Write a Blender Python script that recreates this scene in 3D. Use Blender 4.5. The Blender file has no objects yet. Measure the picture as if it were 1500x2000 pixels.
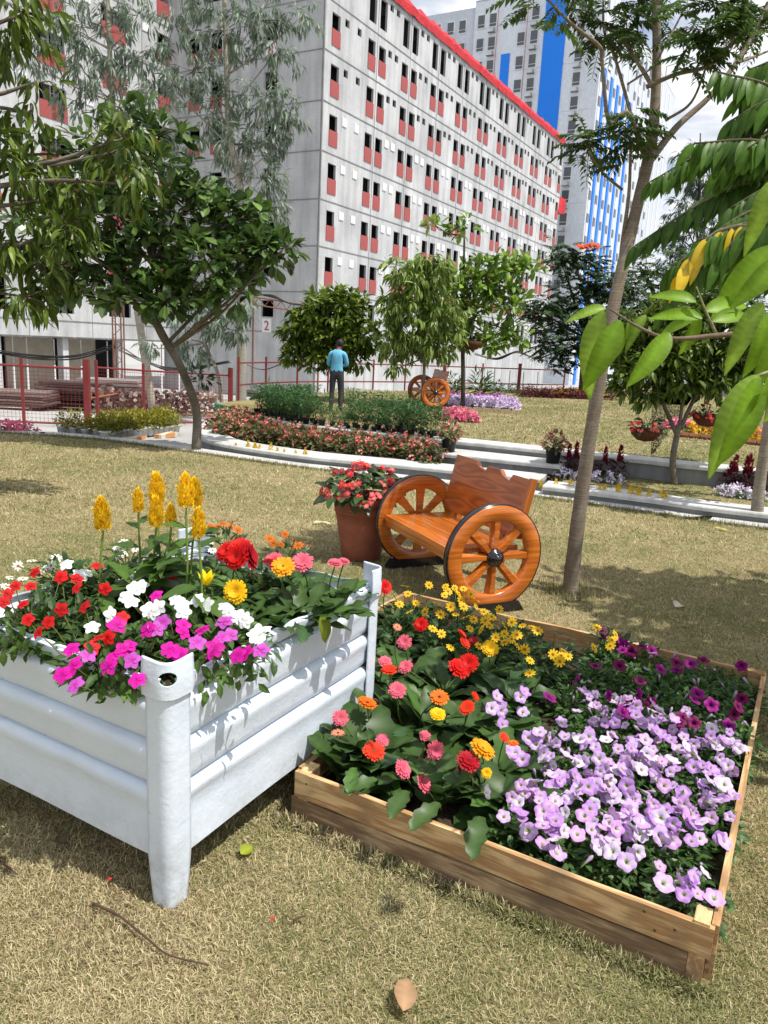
import bpy, bmesh, math, random
import numpy as np
from mathutils import Vector, Matrix
random.seed(7); RNG = np.random.default_rng(11)
scene = bpy.context.scene
COL = scene.collection
# ---------------------------------------------------------------- camera
F_PX, TILT, ROLL, CAM_H = 1490.0, math.radians(12.4), math.radians(2.88), 2.0
_ct, _st, _cr, _sr = math.cos(TILT), math.sin(TILT), math.cos(ROLL), math.sin(ROLL)
FWD = np.array([0, _ct, -_st]); _UP = np.array([0, _st, _ct]); _RT = np.array([1., 0, 0])
RT2 = _cr*_RT + _sr*_UP; UP2 = -_sr*_RT + _cr*_UP
CAMP = np.array([0, 0, CAM_H])
cd = bpy.data.cameras.new('camera'); cam = bpy.data.objects.new('camera', cd); COL.objects.link(cam)
cam.matrix_world = Matrix(((RT2[0], UP2[0], -FWD[0], 0), (RT2[1], UP2[1], -FWD[1], 0), (RT2[2], UP2[2], -FWD[2], CAM_H), (0, 0, 0, 1)))
cd.sensor_fit = 'VERTICAL'; cd.sensor_height = 24.0; cd.lens = F_PX/2000*24; cd.clip_start = .05; cd.clip_end = 4000
scene.camera = cam
scene.render.resolution_x, scene.render.resolution_y = 768, 1024
# ---------------------------------------------------------------- light
SUN_EL = math.radians(64); SUN_H = np.array([.885, -.466])
SUN = np.array([math.cos(SUN_EL)*SUN_H[0], math.cos(SUN_EL)*SUN_H[1], math.sin(SUN_EL)])
world = bpy.data.worlds.new('World'); scene.world = world; world.use_nodes = True
wt = world.node_tree; wt.nodes.clear()
def wn(t, **k):
    n = wt.nodes.new(t)
    for a, v in k.items(): setattr(n, a, v)
    return n
sky = wn('ShaderNodeTexSky', sky_type='NISHITA'); sky.sun_disc = False; sky.sun_elevation = SUN_EL
sky.sun_rotation = math.atan2(SUN_H[0], SUN_H[1]); sky.air_density = 1.0; sky.dust_density = 1.5
tc = wn('ShaderNodeTexCoord'); sep = wn('ShaderNodeSeparateXYZ')
wt.links.new(tc.outputs['Generated'], sep.inputs[0])
zmx = wn('ShaderNodeMath', operation='MAXIMUM'); zmx.inputs[1].default_value = .06; wt.links.new(sep.outputs[2], zmx.inputs[0])
dx = wn('ShaderNodeMath', operation='DIVIDE'); dy = wn('ShaderNodeMath', operation='DIVIDE')
wt.links.new(sep.outputs[0], dx.inputs[0]); wt.links.new(zmx.outputs[0], dx.inputs[1])
wt.links.new(sep.outputs[1], dy.inputs[0]); wt.links.new(zmx.outputs[0], dy.inputs[1])
cmb = wn('ShaderNodeCombineXYZ'); wt.links.new(dx.outputs[0], cmb.inputs[0]); wt.links.new(dy.outputs[0], cmb.inputs[1])
cn = wn('ShaderNodeTexNoise'); cn.inputs['Scale'].default_value = 1.1; cn.inputs['Detail'].default_value = 8; cn.inputs['Roughness'].default_value = .55
wt.links.new(cmb.outputs[0], cn.inputs['Vector'])
cr = wn('ShaderNodeValToRGB'); cr.color_ramp.elements[0].position = .34; cr.color_ramp.elements[1].position = .52
wt.links.new(cn.outputs['Fac'], cr.inputs[0])
mx = wn('ShaderNodeMixRGB'); wt.links.new(cr.outputs[0], mx.inputs[0]); wt.links.new(sky.outputs[0], mx.inputs[1]); cn2 = wn('ShaderNodeTexNoise'); cn2.inputs['Scale'].default_value = 2.3; cn2.inputs['Detail'].default_value = 7; wt.links.new(cmb.outputs[0], cn2.inputs['Vector'])
cr2 = wn('ShaderNodeValToRGB'); cr2.color_ramp.elements[0].position = .35; cr2.color_ramp.elements[0].color = (.56, .60, .68, 1); cr2.color_ramp.elements[1].position = .6; cr2.color_ramp.elements[1].color = (.96, .97, .99, 1); wt.links.new(cn2.outputs['Fac'], cr2.inputs[0])
csc = wn('ShaderNodeMixRGB', blend_type='MULTIPLY'); csc.inputs[0].default_value = 1; csc.inputs[2].default_value = (8., 8., 8., 1); wt.links.new(cr2.outputs[0], csc.inputs[1]); wt.links.new(csc.outputs[0], mx.inputs[2])
bg = wn('ShaderNodeBackground'); bg.inputs['Strength'].default_value = .122; wt.links.new(mx.outputs[0], bg.inputs[0])
wo = wn('ShaderNodeOutputWorld'); wt.links.new(bg.outputs[0], wo.inputs[0])
sl = bpy.data.lights.new('sun', 'SUN'); sl.energy = 4.3; sl.angle = math.radians(.5); sl.color = (1, .955, .88)
so = bpy.data.objects.new('sun', sl); COL.objects.link(so); so.rotation_euler = Vector(SUN).to_track_quat('Z', 'Y').to_euler(); so.location = (6, -4, 30)
vs = scene.view_settings; vs.view_transform = 'Standard'; vs.look = 'None'; vs.exposure = 0.36; vs.gamma = 1.0; vs.use_curve_mapping = False
scene.cycles.max_bounces = 6; scene.cycles.diffuse_bounces = 3; scene.cycles.glossy_bounces = 2; scene.cycles.transmission_bounces = 3
scene.cycles.sample_clamp_indirect = 4; scene.cycles.use_denoising = True

# ---------------------------------------------------------------- pixel (1500x2000 photograph) -> place
def ray(x, y): return (x-750)/F_PX*RT2 - (y-1000)/F_PX*UP2 + FWD
def G(x, y, z=0.):                       # where the sight line meets a level surface
    d = ray(x, y); return CAMP + d*((z-CAM_H)/d[2])
def AY(x, y, Y):                         # where it meets the depth Y
    d = ray(x, y); return CAMP + d*(Y/d[1])
YAW = math.radians(61.09)
D1 = np.array([math.cos(YAW), math.sin(YAW), 0]); N1 = np.array([D1[1], -D1[0], 0]); UZ = np.array([0, 0, 1.])
K0 = np.array([-.69, 2.35, 0])           # near corner of the steel crate: the whole site is squared to it
def S(a, b, z=0.): return K0 + a*D1 + b*N1 + np.array([0, 0, z])
def ab(p): q = np.asarray(p, float)-K0; return q@D1, q@N1

# ---------------------------------------------------------------- mesh helpers
class MB:
    """collects vertices, faces and a colour for each vertex"""
    def __init__(s): s.V = []; s.F = []; s.C = []; s.n = 0
    def add(s, V, F, c=(.5, .5, .5)):
        V = np.asarray(V, float).reshape(-1, 3); c = np.asarray(c, float)
        if c.ndim == 1: c = np.tile(c[:3], (len(V), 1))
        s.V.append(V); s.C.append(c[:, :3])
        for f in (F if isinstance(F, list) else [F]): s.F.append(np.asarray(f, int)+s.n)
        s.n += len(V); return s
    def box(s, c, sx, sy, sz, ax=None, col=(.5, .5, .5), jit=0):
        A = np.eye(3) if ax is None else np.asarray(ax, float)
        q = np.array([[x, y, z] for z in (-.5, .5) for y in (-.5, .5) for x in (-.5, .5)])*[sx, sy, sz]
        if jit: q = q+RNG.normal(0, jit, q.shape)
        s.add(np.asarray(c, float)+q@A, np.array([[0, 2, 3, 1], [4, 5, 7, 6], [0, 1, 5, 4], [2, 6, 7, 3], [0, 4, 6, 2], [1, 3, 7, 5]]), col); return s
    def tube(s, P, R, k=7, col=(.5, .5, .5), cap=True):
        P = np.asarray(P, float); m = len(P); R = np.broadcast_to(np.asarray(R, float), (m,))
        T = np.gradient(P, axis=0); T /= np.linalg.norm(T, axis=1)[:, None]+1e-9
        ref = np.array([0, 0, 1.]) if abs(T[0][2]) < .9 else np.array([1., 0, 0])
        x = np.cross(T[0], ref); x /= np.linalg.norm(x); X = []
        for t in T:
            x = x-t*(x@t); x /= np.linalg.norm(x)+1e-9; X.append(x)
        X = np.array(X); Yv = np.cross(T, X); a = np.linspace(0, 2*np.pi, k, endpoint=False)
        V = (P[:, None]+R[:, None, None]*(X[:, None]*np.cos(a)[None, :, None]+Yv[:, None]*np.sin(a)[None, :, None])).reshape(-1, 3)
        i = np.arange(m-1)[:, None]*k; j = np.arange(k)[None]; jn = (j+1) % k
        F = [np.stack([i+j, i+jn, i+k+jn, i+k+j], -1).reshape(-1, 4)]
        if cap:
            V = np.vstack([V, P[:1], P[-1:]]); c0 = m*k; jj = np.arange(k); jm = (jj+1) % k
            F.append(np.stack([np.full(k, c0), jm, jj], 1)); F.append(np.stack([np.full(k, c0+1), (m-1)*k+jj, (m-1)*k+jm], 1))
        s.add(V, F, col); return s
    def lathe(s, prof, c=(0, 0, 0), k=24, col=(.5, .5, .5), ax=None, a0=0, a1=2*math.pi):
        A = np.eye(3) if ax is None else np.asarray(ax, float)
        prof = np.asarray(prof, float); m = len(prof); a = np.linspace(a0, a1, k, endpoint=False)
        V = np.stack([prof[:, 0][:, None]*np.cos(a), prof[:, 0][:, None]*np.sin(a), np.repeat(prof[:, 1][:, None], k, 1)], -1).reshape(-1, 3)
        i = np.arange(m-1)[:, None]*k; j = np.arange(k)[None]; jn = (j+1) % k
        s.add(np.asarray(c, float)+V@A, np.stack([i+j, i+jn, i+k+jn, i+k+j], -1).reshape(-1, 4), col); return s
    def prism(s, poly, z0, z1, O=(0, 0, 0), ax=None, col=(.5, .5, .5)):
        """polygon (x,y) extruded along z, ends filled"""
        A = np.eye(3) if ax is None else np.asarray(ax, float)
        p = np.asarray(poly, float); n = len(p)
        V = np.vstack([np.c_[p, np.full(n, z0)], np.c_[p, np.full(n, z1)]])
        j = np.arange(n); jn = (j+1) % n
        s.add(np.asarray(O, float)+V@A, [np.stack([j, jn, n+jn, n+j], 1), j[::-1][None], (n+j)[None]], col); return s
    def inst(s, tpl, M, T, col):
        """copies of a template (V,F[,shade]) with matrices M (k,3,3; rows are the axes) at T, colour (k,3)"""
        V, F = tpl[0], tpl[1]; k = len(T); nv = len(V)
        W = np.einsum('vi,kij->kvj', V, M)+np.asarray(T)[:, None]
        col = np.asarray(col, float); col = np.broadcast_to(col, (k, 3))
        C = np.repeat(col[:, None], nv, 1)
        if len(tpl) > 2: C = C*tpl[2][None, :, None]
        FF = [(f[None]+(np.arange(k)*nv)[:, None, None]).reshape(-1, f.shape[1]) for f in (F if isinstance(F, list) else [F])]
        s.add(W.reshape(-1, 3), FF, C.reshape(-1, 3)); return s
    def mesh(s, name='mesh', smooth=False):
        me = bpy.data.meshes.new(name)
        V = np.vstack(s.V); C = np.vstack(s.C)
        me.vertices.add(len(V)); me.vertices.foreach_set('co', V.astype(np.float32).ravel())
        li = np.concatenate([f.ravel() for f in s.F]); lt = np.concatenate([np.full(len(f), f.shape[1]) for f in s.F])
        me.loops.add(len(li)); me.loops.foreach_set('vertex_index', li.astype(np.int32))
        ls = np.concatenate([[0], np.cumsum(lt)[:-1]])
        me.polygons.add(len(lt)); me.polygons.foreach_set('loop_start', ls.astype(np.int32))
        me.update(calc_edges=True)
        me.polygons.foreach_set('use_smooth', np.full(len(lt), bool(smooth)))
        at = me.attributes.new('col', 'FLOAT_COLOR', 'POINT'); at.data.foreach_set('color', np.c_[C, np.ones(len(C))].astype(np.float32).ravel())
        return me
def link(o, parent=None):
    COL.objects.link(o)
    if parent is not None: o.parent = parent
    return o
def ob(name, mb, mat=None, parent=None, smooth=False, loc=None, M=None):
    me = mb.mesh(name, smooth) if isinstance(mb, MB) else mb
    if mat is not None and isinstance(mb, MB): me.materials.append(mat)
    o = bpy.data.objects.new(name, me)
    if loc is not None: o.location = loc
    if M is not None: o.matrix_basis = M
    link(o, parent)
    if parent is not None and loc is None and M is None and parent.type == 'EMPTY':
        o.matrix_parent_inverse = Matrix.Translation(-Vector(parent.location))
    return o
def tag(o, label=None, cat=None, group=None, kind=None):
    if label: o['label'] = label
    if cat: o['category'] = cat
    if group: o['group'] = group
    if kind: o['kind'] = kind
    return o
def thing(name, label, cat, loc=(0, 0, 0), group=None):
    """an Empty at the base of a thing; parts are given in world coordinates unless they carry a location"""
    o = bpy.data.objects.new(name, None); o.empty_display_size = .1; o.location = tuple(loc)
    return tag(link(o), label, cat, group)
def struct(name, mb, mat, smooth=False): return tag(ob(name, mb, mat, smooth=smooth), kind='structure')
def mat4(x, y, z, t, s=1.):
    x, y, z = [np.asarray(v, float)*s for v in (x, y, z)]
    return Matrix(((x[0], y[0], z[0], t[0]), (x[1], y[1], z[1], t[1]), (x[2], y[2], z[2], t[2]), (0, 0, 0, 1)))
def nrm(v):
    v = np.asarray(v, float); return v/(np.linalg.norm(v, axis=-1, keepdims=True)+1e-9)
def frames(Y, Zh):
    """rows x,y,z: y along Y, z near the hint Zh"""
    Y = nrm(Y); X = nrm(np.cross(Y, Zh)); Z = np.cross(X, Y); return np.stack([X, Y, Z], -2)
def curve(P, n=12):
    """smooth line through points"""
    P = np.asarray(P, float); Q = np.vstack([2*P[0]-P[1], P, 2*P[-1]-P[-2]]); out = []
    for i in range(len(P)-1):
        p0, p1, p2, p3 = Q[i:i+4]; t = np.linspace(0, 1, n, endpoint=False)[:, None]
        out.append(.5*((2*p1)+(-p0+p2)*t+(2*p0-5*p1+4*p2-p3)*t*t+(-p0+3*p1-3*p2+p3)*t**3))
    return np.vstack(out+[P[-1:]])
def rnd(a, b, n=None): return RNG.uniform(a, b, n)
def rdir(n): return nrm(RNG.normal(size=(n, 3)))

# ---------------------------------------------------------------- materials
MATS = {}
def newmat(name):
    m = bpy.data.materials.new(name); m.use_nodes = True; t = m.node_tree; t.nodes.clear()
    return m, t
def nd(t, k, ins=None, **kw):
    n = t.nodes.new(k)
    for a, v in kw.items(): setattr(n, a, v)
    for a, v in (ins or {}).items():
        if isinstance(v, bpy.types.NodeSocket): t.links.new(v, n.inputs[a])
        else: n.inputs[a].default_value = v
    return n
def ramp(t, fac, stops):
    r = nd(t, 'ShaderNodeValToRGB', {0: fac}); e = r.color_ramp.elements
    while len(e) < len(stops): e.new(.5)
    for q, (p, c) in zip(e, stops): q.position = p; q.color = (*c[:3], 1)
    return r.outputs[0]
def coords(t, scale=(1, 1, 1), rot=(0, 0, 0), kind='Object'):
    c = nd(t, 'ShaderNodeTexCoord'); return nd(t, 'ShaderNodeMapping', {'Vector': c.outputs[kind], 'Scale': scale, 'Rotation': rot}).outputs[0]
def noise(t, vec, scale, detail=4, rough=.55): return nd(t, 'ShaderNodeTexNoise', {'Vector': vec, 'Scale': scale, 'Detail': detail, 'Roughness': rough}).outputs['Fac']
def mixc(t, f, a, b, mode='MIX'): return nd(t, 'ShaderNodeMixRGB', {0: f, 1: a, 2: b}, blend_type=mode).outputs[0]
def finish(m, t, color, rough=.6, bump=None, bs=.2, bd=.01, spec=.4, coat=0, metal=0, transl=0):
    p = nd(t, 'ShaderNodeBsdfPrincipled', {'Base Color': color, 'Roughness': rough, 'Specular IOR Level': spec, 'Coat Weight': coat, 'Metallic': metal, 'Coat Roughness': .12})
    if bump is not None:
        b = nd(t, 'ShaderNodeBump', {'Height': bump, 'Strength': bs, 'Distance': bd}); t.links.new(b.outputs[0], p.inputs['Normal'])
    out = p.outputs[0]
    if transl:
        tr = nd(t, 'ShaderNodeBsdfTranslucent', {'Color': color}); out = nd(t, 'ShaderNodeMixShader', {0: transl, 1: out, 2: tr.outputs[0]}).outputs[0]
    nd(t, 'ShaderNodeOutputMaterial', {0: out}); return m
def m_attr(name, rough=.5, transl=.3, spec=.35, hue=.1, grain=0, gs=60, coat=0):
    """colour carried by the mesh, a little different on every object"""
    if name in MATS: return MATS[name]
    m, t = newmat(name); a = nd(t, 'ShaderNodeAttribute', attribute_name='col').outputs['Color']
    oi = nd(t, 'ShaderNodeObjectInfo').outputs['Random']
    v = nd(t, 'ShaderNodeMapRange', {0: oi, 3: 1-hue, 4: 1+hue}).outputs[0]
    c = mixc(t, 1., a, v, 'MULTIPLY')
    if name == 'bark':
        pn = noise(t, coords(t), 3.5, 4); c = mixc(t, nd(t, 'ShaderNodeMapRange', {0: pn, 1: .45, 2: .7, 3: 0, 4: .45}).outputs[0], c, (.30, .28, .24, 1)); rn = noise(t, coords(t, (3, 3, 60)), 2., 4); c = mixc(t, 1., c, nd(t, 'ShaderNodeMapRange', {0: rn, 1: .35, 2: .65, 3: .72, 4: 1.18}).outputs[0], 'MULTIPLY')
    if name == 'big_leaf':
        sn = noise(t, coords(t), 9, 5, .7); c = mixc(t, nd(t, 'ShaderNodeMapRange', {0: sn, 1: .66, 2: .72, 3: 0, 4: .55}).outputs[0], c, (.16, .12, .03, 1)); ln = noise(t, coords(t), 4, 3); c = mixc(t, 1., c, nd(t, 'ShaderNodeMapRange', {0: ln, 1: .3, 2: .7, 3: .78, 4: 1.2}).outputs[0], 'MULTIPLY')
    if grain:
        n = noise(t, coords(t), gs, 3); g = nd(t, 'ShaderNodeMapRange', {0: n, 1: .3, 2: .7, 3: 1-grain, 4: 1+grain}).outputs[0]; c = mixc(t, 1., c, g, 'MULTIPLY')
    MATS[name] = finish(m, t, c, rough, spec=spec, transl=transl, coat=coat); return MATS[name]
def m_plain(name, col, rough=.5, var=.12, scale=8, spec=.4, coat=0, metal=0, bs=.1, bd=.005):
    if name in MATS: return MATS[name]
    m, t = newmat(name); v = coords(t); n = noise(t, v, scale, 5)
    c = ramp(t, n, [(.25, [x*(1-var) for x in col]), (.75, [min(1, x*(1+var)) for x in col])])
    MATS[name] = finish(m, t, c, rough, n, bs, bd, spec, coat, metal); return MATS[name]
def m_concrete(name, lo, hi, scale=1., streak=.25, rough=.85, pits=0):
    m, t = newmat(name); v = coords(t)
    n1 = noise(t, v, .8*scale, 6); n2 = noise(t, coords(t, (3*scale, 3*scale, .25*scale)), 1.2, 4); n3 = noise(t, v, 25*scale, 3)
    c = ramp(t, n1, [(.3, lo), (.7, hi)])
    s = ramp(t, n2, [(.35, (1-streak,)*3), (.62, (1, 1, 1))]); c = mixc(t, 1., c, s, 'MULTIPLY')
    g = nd(t, 'ShaderNodeMapRange', {0: n3, 1: .3, 2: .7, 3: .9, 4: 1.06}).outputs[0]; c = mixc(t, 1., c, g, 'MULTIPLY')
    return finish(m, t, c, rough, n3, .25, .01, .25)
def m_wood(name, dark, light, sc=(1, 14, 14), rough=.6, coat=0, dirt=None, bs=.25, wave=3., attr=False, fine=True, det=6):
    m, t = newmat(name); v = coords(t, sc)
    oi = nd(t, 'ShaderNodeObjectInfo').outputs['Random']; off = nd(t, 'ShaderNodeVectorMath', {0: v, 1: nd(t, 'ShaderNodeCombineXYZ', {0: nd(t, 'ShaderNodeMath', {0: oi, 1: 37.}, operation='MULTIPLY').outputs[0]}).outputs[0]}, operation='ADD').outputs[0]
    n = noise(t, off, 1.3, det, .5)
    w = nd(t, 'ShaderNodeMath', {0: nd(t, 'ShaderNodeMath', {0: nd(t, 'ShaderNodeMath', {0: n, 1: 6.28*wave*2}, operation='MULTIPLY').outputs[0]}, operation='SINE').outputs[0], 1: .5}, operation='MULTIPLY_ADD'); w.inputs[2].default_value = .5
    c = ramp(t, w.outputs[0], [(.0, dark), (.55, [(a+b)/2 for a, b in zip(dark, light)]), (1., light)])
    if fine:
        f = noise(t, coords(t, (sc[0]*2, sc[1]*6, sc[2]*6)), 2., 3); g = nd(t, 'ShaderNodeMapRange', {0: f, 1: .3, 2: .7, 3: .82, 4: 1.12}).outputs[0]; c = mixc(t, 1., c, g, 'MULTIPLY')
    if dirt:
        d = noise(t, coords(t), 5., 5); c = mixc(t, nd(t, 'ShaderNodeMapRange', {0: d, 1: .5, 2: .72, 3: 0., 4: .75}).outputs[0], c, (*dirt, 1))
    o = nd(t, 'ShaderNodeMapRange', {0: oi, 3: .85, 4: 1.12}).outputs[0]; c = mixc(t, 1., c, o, 'MULTIPLY')
    return finish(m, t, c, rough, w.outputs[0], bs, .004, .4, coat)
LEAF = m_attr('leaf', .42, .36, .35, .10)
LEAFS = m_attr('glossy_leaf', .30, .22, .5, .10)
PETAL = m_attr('petal', .55, .28, .2, .08)
BARK = m_attr('bark', .9, 0, .15, .05, .18, 70)
SOIL = m_plain('soil', (.055, .038, .026), .95, .5, 30, .1, bs=.8, bd=.02)
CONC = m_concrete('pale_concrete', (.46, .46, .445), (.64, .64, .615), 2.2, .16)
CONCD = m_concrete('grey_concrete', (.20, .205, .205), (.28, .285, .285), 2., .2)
YARD = m_concrete('yard_concrete', (.33, .325, .315), (.46, .455, .44), .35, .12)
WALLM = m_concrete('precast_wall', (.42, .43, .44), (.59, .60, .61), .5, .24)
PAINTR = m_plain('red_primer', (.21, .026, .026), .5, .15, 5)
BLACK = m_plain('black_plastic', (.012, .012, .013), .45, .2, 20)
DARKIN = m_plain('dark_interior', (.045, .046, .048), .9, .3, .5)
WHITEP = m_plain('white_plate', (.72, .73, .73), .5, .05, 4)
STEELP = m_plain('weathered_steel', (.22, .21, .20), .6, .3, 10, metal=.3)
RUST = m_plain('rusty_steel', (.17, .075, .045), .8, .4, 8)
GREYW = m_attr('weathered_timber', .85, 0, .2, .12, .25, 18)
# ================================================================ the setting
def m_lawn(name, green=.0):
    m, t = newmat(name); v = coords(t)
    a = noise(t, v, .55, 5, .6); b = noise(t, v, 3.5, 5, .65); c = noise(t, v, 90, 3, .7); d = noise(t, v, 28, 3)
    straw = ramp(t, c, [(.25, (.13, .10, .05)), (.5, (.32, .255, .135)), (.75, (.50, .42, .24))])
    grn = ramp(t, c, [(.25, (.05, .06, .02)), (.5, (.15, .16, .055)), (.75, (.29, .30, .12))])
    f = nd(t, 'ShaderNodeMapRange', {0: nd(t, 'ShaderNodeMath', {0: a, 1: b}, operation='ADD').outputs[0], 1: .85-green, 2: 1.2-green, 3: 0, 4: .85}).outputs[0]
    col = mixc(t, f, straw, grn)
    g = nd(t, 'ShaderNodeMapRange', {0: d, 1: .3, 2: .7, 3: .72, 4: 1.2}).outputs[0]; col = mixc(t, 1., col, g, 'MULTIPLY')
    return finish(m, t, col, .95, c, .7, .02, .1)
LAWN = m_lawn('dry_lawn'); LAWN2 = m_lawn('upper_lawn', .06)
GRASS = m_attr('grass_blade', .8, .25, .1, 0)
def ground_z(Y): return float(np.interp(Y, [-400, 15, 46, 2000], [-.06, -.06, -1.8, -1.8]))
mb = MB(); ys = [-400, 0, 15, 20, 25, 30, 35, 40, 46, 120, 600, 1800]
V = [(x, y, ground_z(y)) for y in ys for x in (-1800, 1800)]
mb.add(V, np.array([[2*i, 2*i+1, 2*i+3, 2*i+2] for i in range(len(ys)-1)])); struct('ground', mb, YARD)
# --- lawn edge
kp = [(0, 845), (100, 850), (200, 858), (280, 869), (354, 881), (438, 892), (547, 908), (640, 920), (840, 944), (1043, 969), (1120, 980), (1260, 1001), (1372, 1016), (1500, 1034)]
KL = np.array([G(x, y)[:2] for x, y in kp])
KL = np.vstack([[-40, 17.6], [-14, 15.6], KL, KL[-1]+[5, -2.35], KL[-1]+[30, -15]])
KL[2:-2] = np.array([KL[2:-2][i] if i in (0, len(KL)-5) else (.25*KL[2:-2][i-1]+.5*KL[2:-2][i]+.25*KL[2:-2][i+1]) for i in range(len(KL)-4)])
def kerbY(x): return np.interp(x, KL[:, 0], KL[:, 1])
def ribbon(mb, P, depth, z0, z1, inset=0., bev=.0, closed=False):
    P = np.asarray(P, float)[:, :2]; T = np.gradient(P, axis=0); T /= np.linalg.norm(T, axis=1)[:, None]; Nn = np.c_[-T[:, 1], T[:, 0]]
    A = P+Nn*inset; B = P+Nn*depth; n = len(P)
    rows = [np.c_[A, np.full(n, z0)], np.c_[A, np.full(n, z1-bev)]]
    if bev: rows += [np.c_[A+Nn*bev*.35, np.full(n, z1-bev*.3)], np.c_[A+Nn*bev, np.full(n, z1)]]
    else: rows = rows
    rows += [np.c_[B, np.full(n, z1)], np.c_[B, np.full(n, z0)]]; k = len(rows)
    V = np.stack(rows, 1).reshape(-1, 3)
    F = [np.array([[i*k+j, (i+1)*k+j, (i+1)*k+(j+1) % k, i*k+(j+1) % k] for i in range(n-1) for j in range(k)]), np.array([list(range(k))]), np.array([[(n-1)*k+j for j in reversed(range(k))]])]
    mb.add(V, F); return mb
mb = MB(); n = len(KL)
V = np.vstack([np.c_[KL, np.zeros(n)], np.c_[KL[:, 0], np.full(n, -40.), np.zeros(n)]])
mb.add(V, np.array([[i, n+i, n+i+1, i+1] for i in range(n-1)])); struct('lawn', mb, LAWN)
KC = curve(np.c_[KL, np.zeros(len(KL))], 6)[:, :2]
KC = KC[np.argsort(KC[:, 0])]
struct('kerb', ribbon(MB(), KC, .34, -.06, .025, bev=.01), CONC)
# --- terraces
def pxl(pts, z): return np.array([G(x, y, z)[:2] for x, y in pts])
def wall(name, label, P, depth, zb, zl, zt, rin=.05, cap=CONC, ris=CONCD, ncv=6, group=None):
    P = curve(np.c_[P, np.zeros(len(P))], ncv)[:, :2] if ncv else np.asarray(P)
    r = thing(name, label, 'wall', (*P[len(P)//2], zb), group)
    ob('riser', ribbon(MB(), P, depth-.03, zb, zl+.002, inset=rin), ris, r)  # riser darker than the cap: shade under the lip put into its colour
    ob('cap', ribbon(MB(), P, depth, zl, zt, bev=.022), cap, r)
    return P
PA = pxl([(455, 806), (415, 818), (394, 832), (386, 846), (394, 861), (438, 874), (547, 891), (640, 902), (820, 919), (1057, 944)], .09)
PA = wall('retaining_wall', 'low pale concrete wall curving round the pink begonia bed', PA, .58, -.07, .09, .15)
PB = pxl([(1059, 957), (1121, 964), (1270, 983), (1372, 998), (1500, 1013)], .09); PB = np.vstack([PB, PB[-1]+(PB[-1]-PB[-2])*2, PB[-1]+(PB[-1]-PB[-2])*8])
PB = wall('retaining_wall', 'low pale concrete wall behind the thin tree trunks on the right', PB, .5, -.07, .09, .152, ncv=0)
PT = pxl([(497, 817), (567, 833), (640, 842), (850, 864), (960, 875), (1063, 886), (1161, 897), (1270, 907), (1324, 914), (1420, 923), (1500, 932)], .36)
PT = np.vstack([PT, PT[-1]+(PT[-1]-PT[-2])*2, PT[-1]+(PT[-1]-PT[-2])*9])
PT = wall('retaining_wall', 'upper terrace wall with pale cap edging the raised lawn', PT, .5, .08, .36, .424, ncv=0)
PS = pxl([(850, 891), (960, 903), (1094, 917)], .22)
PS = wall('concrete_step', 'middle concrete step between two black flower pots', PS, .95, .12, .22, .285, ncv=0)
bpy.data.objects['concrete_step']['category'] = 'step'
# soil of the begonia bed, planting strip, raised lawn
sel = PA[(PA[:, 0] < 1.0)]
front = sel[sel[:, 1].argmin() if False else 0:]
mb = MB(); top = PT[PT[:, 0] < 1.6][::-1]
poly = np.vstack([sel+[.12, .2], top+[.1, .25]]); mb.add(np.c_[poly, np.full(len(poly), .125)], [np.arange(len(poly))[None]]); struct('bed_soil', mb, SOIL)
mb = MB(); a_ = PB+np.array([.15, .3]); b_ = PT[PT[:, 0] > G(1094, 917, .22)[0]-.1]+np.array([.05, .12]); poly = np.vstack([a_, b_[::-1]])
mb.add(np.c_[poly, np.full(len(poly), .118)], [np.arange(len(poly))[None]]); struct('planting_strip', mb, LAWN2)
mb = MB(); tp = PT+np.array([.1, .3]); poly = np.vstack([tp, [tp[-1][0]+10, 60], [20, 50], [4, 31], [-1.5, 25.5], [-4.2, 18.5]])
mb.add(np.c_[poly, np.full(len(poly), .415)], [np.arange(len(poly))[None]])
struct('raised_lawn', mb, LAWN2)
# --- grass blades (uncountable)
def grass(name, P, Lm, Wm, cols, z, tri=False, lean=(.5, 1.35)):
    n = len(P); az = rnd(0, 2*np.pi, n); th = rnd(lean[0], lean[1], n); L = Lm*rnd(.55, 1.4, n); W = Wm*rnd(.7, 1.3, n)
    h = np.c_[np.cos(az), np.sin(az), np.zeros(n)]; d = h*np.sin(th)[:, None]+UZ*np.cos(th)[:, None]
    sd = np.c_[-h[:, 1], h[:, 0], np.zeros(n)]; B = np.c_[P, np.full(n, z)]
    tip = B+d*L[:, None]; tip[:, 2] = np.maximum(tip[:, 2]-.25*L*np.sin(th), z+.004)
    sd2 = nrm(sd+UZ*rnd(-.8, .8, n)[:, None])*W[:, None]/2
    mb = MB(); C = np.asarray(cols)
    if tri:
        V = np.stack([B-sd2, B+sd2, tip], 1).reshape(-1, 3); mb.add(V, np.arange(3*n).reshape(-1, 3), np.repeat(C, 3, 0))
    else:
        mid = B+d*(L*.55)[:, None]+UZ*(.06*L)[:, None]
        V = np.stack([B-sd2, B+sd2, mid+sd2*.8, mid-sd2*.8, tip], 1).reshape(-1, 3); i = np.arange(n)[:, None]*5
        mb.add(V, [i+np.array([[0, 1, 2, 3]]), i+np.array([[3, 2, 4]])], np.repeat(C, 5, 0))
    return mb
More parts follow.
